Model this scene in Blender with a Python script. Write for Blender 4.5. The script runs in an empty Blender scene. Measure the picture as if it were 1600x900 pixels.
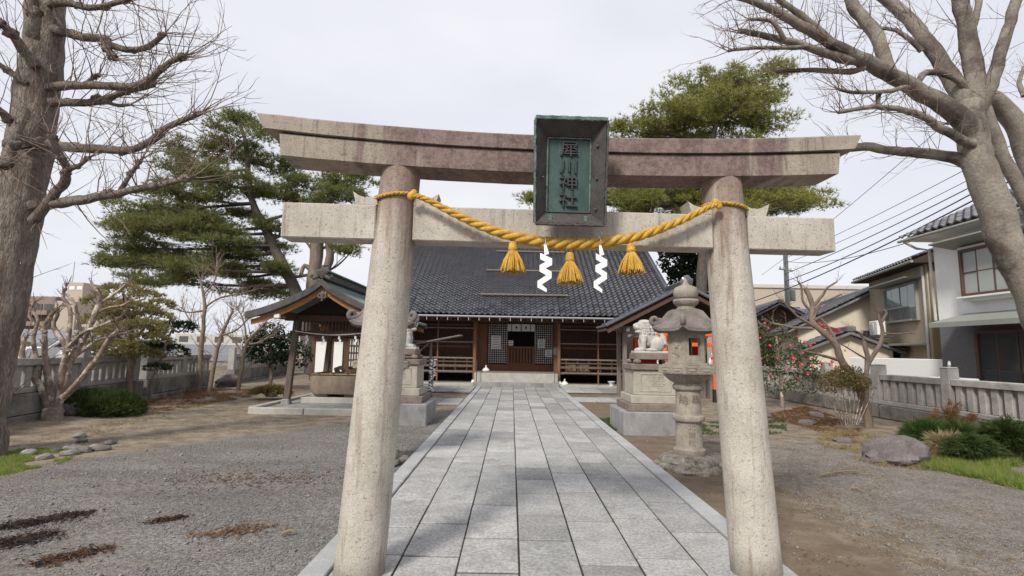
import bpy, bmesh, math, random
import numpy as np
from mathutils import Vector, Matrix, noise
rnd = random.Random(7); nr = np.random.default_rng(7)
S = bpy.context.scene; COL = S.collection
# ---------------------------------------------------------------- camera
F, H, PITCH, ROLL, YAW = 800.0, 1.6, math.atan(96/800.0), math.radians(1.0), math.radians(0.1)
CM = Matrix.Rotation(YAW, 3, 'Z') @ Matrix.Rotation(math.pi/2+PITCH, 3, 'X') @ Matrix.Rotation(ROLL, 3, 'Z')
cd = bpy.data.cameras.new('camera'); cd.sensor_width = 36; cd.lens = 36*F/1600; cd.clip_start = 0.05; cd.clip_end = 2000
cam = bpy.data.objects.new('camera', cd); COL.objects.link(cam); S.camera = cam
cam.matrix_world = Matrix.Translation((0, 0, H)) @ CM.to_4x4()
# ---------------------------------------------------------------- sky and sun
SUN_EL, SUN_AZ = math.radians(41), math.radians(28)      # sun stands behind the viewer's left shoulder
sdir = Vector((-math.sin(SUN_AZ)*math.cos(SUN_EL), -math.cos(SUN_AZ)*math.cos(SUN_EL), math.sin(SUN_EL)))
W = bpy.data.worlds.new('World'); S.world = W; W.use_nodes = True
wn, wl = W.node_tree.nodes, W.node_tree.links
for n in list(wn): wn.remove(n)
wo = wn.new('ShaderNodeOutputWorld'); bg = wn.new('ShaderNodeBackground'); wl.new(bg.outputs[0], wo.inputs[0])
sky = wn.new('ShaderNodeTexSky'); sky.sky_type = 'NISHITA'; sky.sun_disc = False
sky.sun_elevation = SUN_EL; sky.sun_rotation = math.atan2(sdir.x, sdir.y); sky.dust_density = 3.0
hs = wn.new('ShaderNodeHueSaturation'); hs.inputs['Saturation'].default_value = 0.45; wl.new(sky.outputs[0], hs.inputs['Color'])
tc = wn.new('ShaderNodeTexCoord'); mp = wn.new('ShaderNodeMapping'); mp.inputs['Scale'].default_value = (1, 1, 2.5)
wl.new(tc.outputs['Generated'], mp.inputs[0])
nz = wn.new('ShaderNodeTexNoise'); nz.inputs['Scale'].default_value = 2.1; nz.inputs['Detail'].default_value = 4; wl.new(mp.outputs[0], nz.inputs['Vector'])
cr = wn.new('ShaderNodeValToRGB'); cr.color_ramp.elements[0].position = 0.3; cr.color_ramp.elements[1].position = 0.75
cr.color_ramp.elements[0].color = (5.85, 5.97, 6.6, 1); cr.color_ramp.elements[1].color = (7.1, 7.08, 7.4, 1)
wl.new(nz.outputs[0], cr.inputs[0])
mx = wn.new('ShaderNodeMix'); mx.data_type = 'RGBA'; mx.inputs[0].default_value = 0.88
wl.new(hs.outputs[0], mx.inputs[6]); wl.new(cr.outputs[0], mx.inputs[7]); wl.new(mx.outputs[2], bg.inputs[0])
bg.inputs[1].default_value = 0.1
sl = bpy.data.lights.new('sun', 'SUN'); sl.energy = 2.6; sl.angle = math.radians(11); sl.color = (1, 0.95, 0.87)
so = bpy.data.objects.new('sun', sl); COL.objects.link(so); so.rotation_euler = sdir.to_track_quat('Z', 'Y').to_euler()
so.location = (-8, -15, 14)
S.view_settings.view_transform = 'Standard'; S.view_settings.look = 'None'; S.view_settings.gamma = 1
S.view_settings.exposure = 0.50
S.render.engine = 'CYCLES'; S.cycles.use_denoising = True; S.cycles.max_bounces = 6

# ---------------------------------------------------------------- helpers
def ray(px, py): return CM @ Vector(((px-800)/F, -(py-450)/F, -1))
def at(px, py, Y): d = ray(px, py); return Vector((0, 0, H)) + d*(Y/d.y)
def gp(px, py, z=0): d = ray(px, py); return Vector((0, 0, H)) + d*((z-H)/d.z)
def V(*a): return Vector(a)
def fbm(p, o=3): return noise.fractal(Vector(p), 1.0, 2.0, o)

def wmat(o):
    m = o.matrix_basis
    return m if o.parent is None else wmat(o.parent) @ o.matrix_parent_inverse @ m
def link(o, parent=None, local=False):
    COL.objects.link(o)
    if parent is not None:
        o.parent = parent
        if not local: o.matrix_parent_inverse = wmat(parent).inverted()
    return o
def tag(o, label=None, cat=None, group=None, kind=None):
    if label: o['label'] = label
    if cat: o['category'] = cat
    if group: o['group'] = group
    if kind: o['kind'] = kind
    return o
def thing(name, label, cat, loc=(0, 0, 0), rz=0, group=None):
    o = bpy.data.objects.new(name, None); o.empty_display_size = 0.1
    o.location = loc; o.rotation_euler = (0, 0, rz); COL.objects.link(o)
    return tag(o, label, cat, group)
def inst(name, mesh, parent, M=None, local=False):
    o = bpy.data.objects.new(name, mesh)
    if M is not None: o.matrix_basis = M
    return link(o, parent, local)
def copy_tree(o, parent=None):
    c = o.copy(); COL.objects.link(c)
    if parent is not None: c.parent = parent
    for ch in list(o.children): copy_tree(ch, c)
    return c

class MB:
    def __init__(s): s.v = []; s.f = []; s.M = None
    def add(s, vs, fs):
        o = len(s.v)
        if s.M is not None: vs = [s.M @ Vector(v) for v in vs]
        s.v += [tuple(v) for v in vs]; s.f += [tuple(i+o for i in f) for f in fs]; return s
    def box(s, c, d, ch=0.0, rot=None, taper=1.0):
        hx, hy, hz = d[0]/2, d[1]/2, d[2]/2; c = Vector(c)
        if ch <= 0:
            vs = [V(x*hx*(taper if z > 0 else 1), y*hy*(taper if z > 0 else 1), z*hz) for x in (-1, 1) for y in (-1, 1) for z in (-1, 1)]
            fs = [(0, 1, 3, 2), (4, 6, 7, 5), (0, 4, 5, 1), (2, 3, 7, 6), (0, 2, 6, 4), (1, 5, 7, 3)]
        else:
            vs = []; ix = {}
            for x in (-1, 1):
                for y in (-1, 1):
                    for z in (-1, 1):
                        t = taper if z > 0 else 1
                        for a in range(3):
                            ix[(x, y, z, a)] = len(vs)
                            vs.append(V(x*(hx-(ch if a != 0 else 0))*t, y*(hy-(ch if a != 1 else 0))*t, z*(hz-(ch if a != 2 else 0))))
            I = lambda x, y, z, a: ix[(x, y, z, a)]
            fs = []
            for q in (-1, 1):
                fs.append((I(q, -1, -1, 0), I(q, 1, -1, 0), I(q, 1, 1, 0), I(q, -1, 1, 0)))
                fs.append((I(-1, q, -1, 1), I(1, q, -1, 1), I(1, q, 1, 1), I(-1, q, 1, 1)))
                fs.append((I(-1, -1, q, 2), I(1, -1, q, 2), I(1, 1, q, 2), I(-1, 1, q, 2)))
                for w in (-1, 1):
                    fs.append((I(q, w, -1, 0), I(q, w, -1, 1), I(q, w, 1, 1), I(q, w, 1, 0)))
                    fs.append((I(q, -1, w, 0), I(q, -1, w, 2), I(q, 1, w, 2), I(q, 1, w, 0)))
                    fs.append((I(-1, q, w, 1), I(-1, q, w, 2), I(1, q, w, 2), I(1, q, w, 1)))
                    for u in (-1, 1): fs.append((I(q, w, u, 0), I(q, w, u, 1), I(q, w, u, 2)))
        if rot is not None: vs = [rot @ v for v in vs]
        return s.add([v+c for v in vs], fs)
    def beam(s, a, b, w, h, ch=0.0):
        a, b = Vector(a), Vector(b); d = b-a; L = d.length; x = d.normalized()
        up = V(0, 0, 1) if abs(x.z) < 0.95 else V(0, 1, 0)
        y = up.cross(x).normalized(); z = x.cross(y)
        return s.box((a+b)/2, (L, w, h), ch, Matrix((x, y, z)).transposed())
    def tube(s, pts, rad, n=8, cap=True, wob=0.0):
        pts = [Vector(p) for p in pts]; m = len(pts)
        if not hasattr(rad, '__len__'): rad = [rad]*m
        vs = []; fs = []
        t0 = (pts[1]-pts[0]).normalized(); u = t0.orthogonal().normalized()
        for i in range(m):
            t = (pts[min(i+1, m-1)]-pts[max(i-1, 0)])
            t = t.normalized() if t.length > 1e-9 else t0
            u = (u-t*u.dot(t)); u = u.normalized() if u.length > 1e-6 else t.orthogonal().normalized()
            w = t.cross(u)
            for k in range(n):
                a = 2*math.pi*k/n; d = u*math.cos(a)+w*math.sin(a); r = rad[i]
                if wob:
                    r *= 1+wob*fbm((pts[i]+d*rad[i])*(0.9/max(rad[i], 0.02)), 3)
                vs.append(pts[i]+d*r)
        for i in range(m-1):
            for k in range(n):
                fs.append((i*n+k, i*n+(k+1) % n, (i+1)*n+(k+1) % n, (i+1)*n+k))
        if cap and n > 2: fs += [tuple(range(n))[::-1], tuple((m-1)*n+k for k in range(n))]
        return s.add(vs, fs)
    def lathe(s, prof, n=24, c=(0, 0, 0), ph=0.0, wob=0.0, sx=1, sy=1):
        c = Vector(c); vs = []; fs = []
        for r, z in prof:
            for k in range(n):
                a = 2*math.pi*k/n+ph; q = r
                if wob: q = r*(1+wob*fbm((math.cos(a)*r*4+c.x, math.sin(a)*r*4+c.y, z*6), 3))
                vs.append(c+V(math.cos(a)*q*sx, math.sin(a)*q*sy, z))
        m = len(prof)
        for i in range(m-1):
            for k in range(n): fs.append((i*n+k, i*n+(k+1) % n, (i+1)*n+(k+1) % n, (i+1)*n+k))
        fs += [tuple(range(n))[::-1], tuple((m-1)*n+k for k in range(n))]
        return s.add(vs, fs)
    def prism(s, poly, vec):
        n = len(poly); a = [Vector(p) for p in poly]; b = [p+Vector(vec) for p in a]
        return s.add(a+b, [tuple(range(n))[::-1], tuple(range(n, 2*n))]+[(i, (i+1) % n, n+(i+1) % n, n+i) for i in range(n)])
    def ball(s, c, r, n=10, m=7, wob=0.0, sd=0):
        if not hasattr(r, '__len__'): r = (r, r, r)
        c = Vector(c); vs = [c+V(0, 0, -r[2])]; fs = []
        for i in range(1, m):
            t = math.pi*i/m-math.pi/2
            for k in range(n):
                a = 2*math.pi*k/n; d = V(math.cos(t)*math.cos(a), math.cos(t)*math.sin(a), math.sin(t))
                q = 1+(wob*fbm(d*1.6+V(sd*3.1, sd, 0), 4) if wob else 0)
                vs.append(c+V(d.x*r[0]*q, d.y*r[1]*q, d.z*r[2]*q))
        vs.append(c+V(0, 0, r[2])); T = len(vs)-1
        for k in range(n):
            fs.append((0, 1+(k+1) % n, 1+k)); fs.append((T, T-n+k, T-n+(k+1) % n))
            for i in range(m-2): fs.append((1+i*n+k, 1+i*n+(k+1) % n, 1+(i+1)*n+(k+1) % n, 1+(i+1)*n+k))
        return s.add(vs, fs)
    def mesh(s, name, mat, smooth=False, ang=35, recalc=True):
        me = bpy.data.meshes.new(name); me.from_pydata(s.v, [], s.f)
        if recalc and len(s.f) < 60000:
            b = bmesh.new(); b.from_mesh(me); bmesh.ops.recalc_face_normals(b, faces=b.faces); b.to_mesh(me); b.free()
        if smooth:
            me.polygons.foreach_set('use_smooth', [True]*len(me.polygons)); me.set_sharp_from_angle(angle=math.radians(ang))
        if mat: me.materials.append(mat)
        return me
    def build(s, name, mat, parent=None, smooth=False, ang=35, local=False, recalc=True):
        return link(bpy.data.objects.new(name, s.mesh(name, mat, smooth, ang, recalc)), parent, local)

def npmesh(name, verts, faces, mat, parent=None, k=3):
    me = bpy.data.meshes.new(name); n = len(faces)
    me.vertices.add(len(verts)); me.vertices.foreach_set('co', np.asarray(verts, np.float32).ravel())
    me.loops.add(n*k); me.loops.foreach_set('vertex_index', np.asarray(faces, np.int32).ravel())
    me.polygons.add(n); me.polygons.foreach_set('loop_start', np.arange(0, n*k, k, dtype=np.int32))
    me.update(calc_edges=True); me.validate()
    me.materials.append(mat)
    return link(bpy.data.objects.new(name, me), parent)
def nrm(a): return a/np.maximum(np.linalg.norm(a, axis=1, keepdims=True), 1e-9)
def blades(C, D, L, Wd, spread, K):
    """K thin pointed blades from every centre C along D"""
    C = np.repeat(C, K, 0); D = np.repeat(D, K, 0); n = len(C)
    d = nrm(D+spread*nr.normal(size=(n, 3))); sd = nrm(np.cross(d, nr.normal(size=(n, 3))))
    l = L*nr.uniform(0.6, 1.15, (n, 1)); v = np.empty((n, 3, 3))
    v[:, 0] = C-sd*Wd/2; v[:, 1] = C+sd*Wd/2; v[:, 2] = C+d*l
    return v.reshape(-1, 3)
def blade_obj(name, V_, mat, parent): return npmesh(name, V_, np.arange(len(V_)).reshape(-1, 3), mat, parent)
def leaves(C, size, up=0.5):
    """one diamond leaf at every centre"""
    n = len(C); d = nrm(nr.normal(size=(n, 3))); nn = nrm(nr.normal(size=(n, 3))+np.array([0, 0, up]))
    d = nrm(d-nn*np.sum(d*nn, 1, keepdims=True)); s = np.cross(nn, d); l = size*nr.uniform(0.6, 1.2, (n, 1))
    v = np.empty((n, 4, 3)); v[:, 0] = C-d*l/2; v[:, 1] = C+s*l*0.28+nn*l*0.05; v[:, 2] = C+d*l/2; v[:, 3] = C-s*l*0.28+nn*l*0.05
    return v.reshape(-1, 3)
def leaf_obj(name, V_, mat, parent): return npmesh(name, V_, np.arange(len(V_)).reshape(-1, 4), mat, parent, 4)
def text(body, size, ext, mat, name, parent, M):
    cu = bpy.data.curves.new('lettering', 'FONT'); cu.body = body; cu.size = size; cu.extrude = ext; cu.bevel_depth = 0
    cu.align_x = 'CENTER'; cu.align_y = 'CENTER'; cu.resolution_u = 3
    o = bpy.data.objects.new('lettering', cu); COL.objects.link(o)
    me = bpy.data.meshes.new_from_object(o.evaluated_get(bpy.context.evaluated_depsgraph_get()))
    bpy.data.objects.remove(o); me.materials.clear(); me.materials.append(mat); me.transform(M)
    return link(bpy.data.objects.new(name, me), parent)

# ---------------------------------------------------------------- materials
def nodes(name):
    m = bpy.data.materials.new(name); m.use_nodes = True; t = m.node_tree
    return m, t.nodes, t.links, t.nodes['Principled BSDF']
def mixn(n, l, fac, a, b, mode='MIX'):
    x = n.new('ShaderNodeMix'); x.data_type = 'RGBA'; x.blend_type = mode
    for s_, i in ((fac, 0), (a, 6), (b, 7)):
        if hasattr(s_, 'links'): l.new(s_, x.inputs[i])
        elif i == 0: x.inputs[0].default_value = s_
        else: x.inputs[i].default_value = (*s_[:3], 1)
    return x.outputs[2]
def mth(n, l, op, a, b=0.0, c=0.0):
    x = n.new('ShaderNodeMath'); x.operation = op
    for i, s_ in enumerate((a, b, c)):
        if hasattr(s_, 'links'): l.new(s_, x.inputs[i])
        else: x.inputs[i].default_value = s_
    return x.outputs[0]
def tex(n, l, vec, scale, detail=4, rough=0.6, kind='Noise'):
    x = n.new('ShaderNodeTex'+kind); x.inputs['Scale'].default_value = scale
    if kind == 'Noise': x.inputs['Detail'].default_value = detail; x.inputs['Roughness'].default_value = rough
    l.new(vec, x.inputs['Vector']); return x.outputs[0]
def sst(n, l, x, lo, hi):
    r = n.new('ShaderNodeMapRange'); r.interpolation_type = 'SMOOTHSTEP'; l.new(x, r.inputs[0])
    r.inputs[1].default_value = lo; r.inputs[2].default_value = hi; return r.outputs[0]
def stretch(n, l, vec, sc):
    x = n.new('ShaderNodeMapping'); x.inputs['Scale'].default_value = sc; l.new(vec, x.inputs[0]); return x.outputs[0]
def surf(name, c1, c2, scale=6, rough=0.85, bump=0.3, fine=60, dirt=None, dirt_at=(0.5, 0.75), sc=(1, 1, 1), spec=0.3, rand=0.0, speck=0.25, dist=0.01):
    """weathered surface: two tones, fine speckle, optional dirt patches, relief"""
    m, n, l, b = nodes(name)
    co = n.new('ShaderNodeTexCoord').outputs['Object']
    oi = n.new('ShaderNodeObjectInfo')
    off = n.new('ShaderNodeVectorMath'); off.operation = 'MULTIPLY_ADD'
    cx = n.new('ShaderNodeCombineXYZ')
    for i in range(3): l.new(oi.outputs['Random'], cx.inputs[i])
    l.new(cx.outputs[0], off.inputs[0]); off.inputs[1].default_value = (37, 23, 11); l.new(co, off.inputs[2])
    co = stretch(n, l, off.outputs[0], sc)
    a = tex(n, l, co, scale, 5, 0.65); f = tex(n, l, co, fine, 3, 0.7)
    c = mixn(n, l, sst(n, l, a, 0.3, 0.7), c1, c2)
    c = mixn(n, l, speck, c, mixn(n, l, sst(n, l, f, 0.35, 0.65), (0.25, 0.25, 0.25), (1, 1, 1)), 'MULTIPLY')
    if dirt:
        d = tex(n, l, co, scale*0.45, 6, 0.7)
        c = mixn(n, l, sst(n, l, d, *dirt_at), c, dirt)
    if rand:
        k = mth(n, l, 'MULTIPLY_ADD', oi.outputs['Random'], 2*rand, 1-rand)
        kk = n.new('ShaderNodeCombineXYZ')
        for i in range(3): l.new(k, kk.inputs[i])
        c = mixn(n, l, 1.0, c, kk.outputs[0], 'MULTIPLY')
    l.new(c, b.inputs['Base Color']); b.inputs['Roughness'].default_value = rough; b.inputs['Specular IOR Level'].default_value = spec
    if bump:
        bn = n.new('ShaderNodeBump'); bn.inputs['Strength'].default_value = bump; bn.inputs['Distance'].default_value = dist
        l.new(mth(n, l, 'ADD', f, mth(n, l, 'MULTIPLY', a, 1.5)), bn.inputs['Height']); l.new(bn.outputs[0], b.inputs['Normal'])
    return m
def plain(name, c, rough=0.6, metal=0.0, spec=0.4, var=0.12):
    m, n, l, b = nodes(name)
    co = n.new('ShaderNodeTexCoord').outputs['Object']
    a = tex(n, l, co, 9, 4)
    l.new(mixn(n, l, a, [x*(1-var) for x in c], [min(1, x*(1+var)) for x in c]), b.inputs['Base Color'])
    b.inputs['Roughness'].default_value = rough; b.inputs['Metallic'].default_value = metal; b.inputs['Specular IOR Level'].default_value = spec
    return m
def foliage(name, c1, c2, c3, trans=0.38, s1=1.2, s2=9):
    m, n, l, b = nodes(name)
    co = n.new('ShaderNodeNewGeometry').outputs['Position']
    a = sst(n, l, tex(n, l, co, s1, 3), 0.35, 0.65); q = sst(n, l, tex(n, l, co, s2, 2), 0.35, 0.65)
    c = mixn(n, l, q, mixn(n, l, a, c1, c2), c3)
    l.new(c, b.inputs['Base Color']); b.inputs['Roughness'].default_value = 0.6; b.inputs['Specular IOR Level'].default_value = 0.25
    tr = n.new('ShaderNodeBsdfTranslucent'); l.new(c, tr.inputs[0]); ms = n.new('ShaderNodeMixShader'); ms.inputs[0].default_value = trans
    l.new(b.outputs[0], ms.inputs[1]); l.new(tr.outputs[0], ms.inputs[2]); l.new(ms.outputs[0], n['Material Output'].inputs[0])
    return m
def glass(name, c=(0.05, 0.06, 0.065), rough=0.06):
    m, n, l, b = nodes(name); b.inputs['Base Color'].default_value = (*c, 1); b.inputs['Roughness'].default_value = rough
    b.inputs['Specular IOR Level'].default_value = 0.7; return m

def torii_mat(name, z0, mode):
    """granite with speckle; iron-brown stain where rain collects on the upper beams"""
    m, n, l, b = nodes(name)
    co = n.new('ShaderNodeTexCoord').outputs['Object']
    sx = n.new('ShaderNodeSeparateXYZ'); l.new(co, sx.inputs[0])
    a = tex(n, l, co, 3.5, 6, 0.7); f = tex(n, l, co, 110, 2, 0.6); g = tex(n, l, co, 26, 4, 0.75)
    c = mixn(n, l, sst(n, l, a, 0.3, 0.72), (0.54, 0.505, 0.445), (0.405, 0.375, 0.325))
    c = mixn(n, l, 0.34, c, mixn(n, l, sst(n, l, f, 0.34, 0.66), (0.42, 0.40, 0.40), (1.12, 1.1, 1.06)), 'MULTIPLY')
    bl_ = tex(n, l, stretch(n, l, co, (2.2, 2.2, 0.9)), 1.3, 7, 0.75); c = mixn(n, l, mth(n, l, 'MULTIPLY', sst(n, l, bl_, 0.48, 0.66), 0.45), c, (0.29, 0.25, 0.205))
    pit = tex(n, l, co, 48, 3, 0.6); c = mixn(n, l, mth(n, l, 'MULTIPLY', sst(n, l, pit, 0.62, 0.70), 0.55), c, (0.17, 0.145, 0.12))
    c = mixn(n, l, mth(n, l, 'MULTIPLY', sst(n, l, g, 0.60, 0.75), 0.5), c, (0.14, 0.125, 0.11))
    str_ = tex(n, l, stretch(n, l, co, (9, 9, 0.8)), 1.0, 5, 0.75)
    if mode == 'beam':
        c = mixn(n, l, 1.0, c, (0.72, 0.68, 0.65), 'MULTIPLY')
        ax = mth(n, l, 'ABSOLUTE', mth(n, l, 'SUBTRACT', sx.outputs[0], 0.15))
        e = mth(n, l, 'ADD', ax, mth(n, l, 'MULTIPLY', mth(n, l, 'SUBTRACT', tex(n, l, stretch(n, l, co, (5, 1, .7)), 1.0, 5, .7), 0.5), 2.6))
        k = mth(n, l, 'SUBTRACT', 1.0, sst(n, l, e, 1.35, 1.75))
        st = mixn(n, l, sst(n, l, mth(n, l, 'ADD', mth(n, l, 'MULTIPLY', g, .5), mth(n, l, 'MULTIPLY', a, .5)), 0.38, 0.62), (0.095, 0.062, 0.057), (0.225, 0.165, 0.15))
        c = mixn(n, l, mth(n, l, 'MULTIPLY', k, 0.88), c, st)
        c = mixn(n, l, mth(n, l, 'MULTIPLY', sst(n, l, str_, 0.52, 0.70), 0.7), c, (0.085, 0.06, 0.052))
        c = mixn(n, l, mth(n, l, 'MULTIPLY', sst(n, l, g, 0.62, 0.8), 0.5), c, (0.40, 0.35, 0.29))
    elif mode == 'pillar':
        zz = mth(n, l, 'ADD', sx.outputs[2], mth(n, l, 'MULTIPLY', mth(n, l, 'SUBTRACT', str_, 0.5), 2.4))
        k = sst(n, l, zz, 2.0, 2.9)
        st = mixn(n, l, sst(n, l, g, 0.3, 0.7), (0.15, 0.088, 0.07), (0.26, 0.18, 0.145))
        c = mixn(n, l, mth(n, l, 'MULTIPLY', k, 0.8), c, st)
        c = mixn(n, l, mth(n, l, 'MULTIPLY', sst(n, l, str_, 0.52, 0.64), 0.5), c, (0.20, 0.15, 0.115))
        ft = mth(n, l, 'SUBTRACT', 1.0, sst(n, l, mth(n, l, 'ADD', sx.outputs[2], mth(n, l, 'MULTIPLY', a, 0.4)), 0.2, 0.42))
        c = mixn(n, l, mth(n, l, 'MULTIPLY', ft, 0.6), c, (0.10, 0.085, 0.065))
    else:
        c = mixn(n, l, mth(n, l, 'MULTIPLY', sst(n, l, str_, 0.52, 0.68), 0.6), c, (0.20, 0.155, 0.125))
    l.new(c, b.inputs['Base Color']); b.inputs['Roughness'].default_value = 0.9; b.inputs['Specular IOR Level'].default_value = 0.2
    bn = n.new('ShaderNodeBump'); bn.inputs['Strength'].default_value = 0.6; bn.inputs['Distance'].default_value = 0.006
    l.new(mth(n, l, 'ADD', mth(n, l, 'MULTIPLY', f, 0.6), mth(n, l, 'SUBTRACT', g, mth(n, l, 'MULTIPLY', sst(n, l, pit, 0.58, 0.70), 0.8))), bn.inputs['Height']); l.new(bn.outputs[0], b.inputs['Normal'])
    return m

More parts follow.
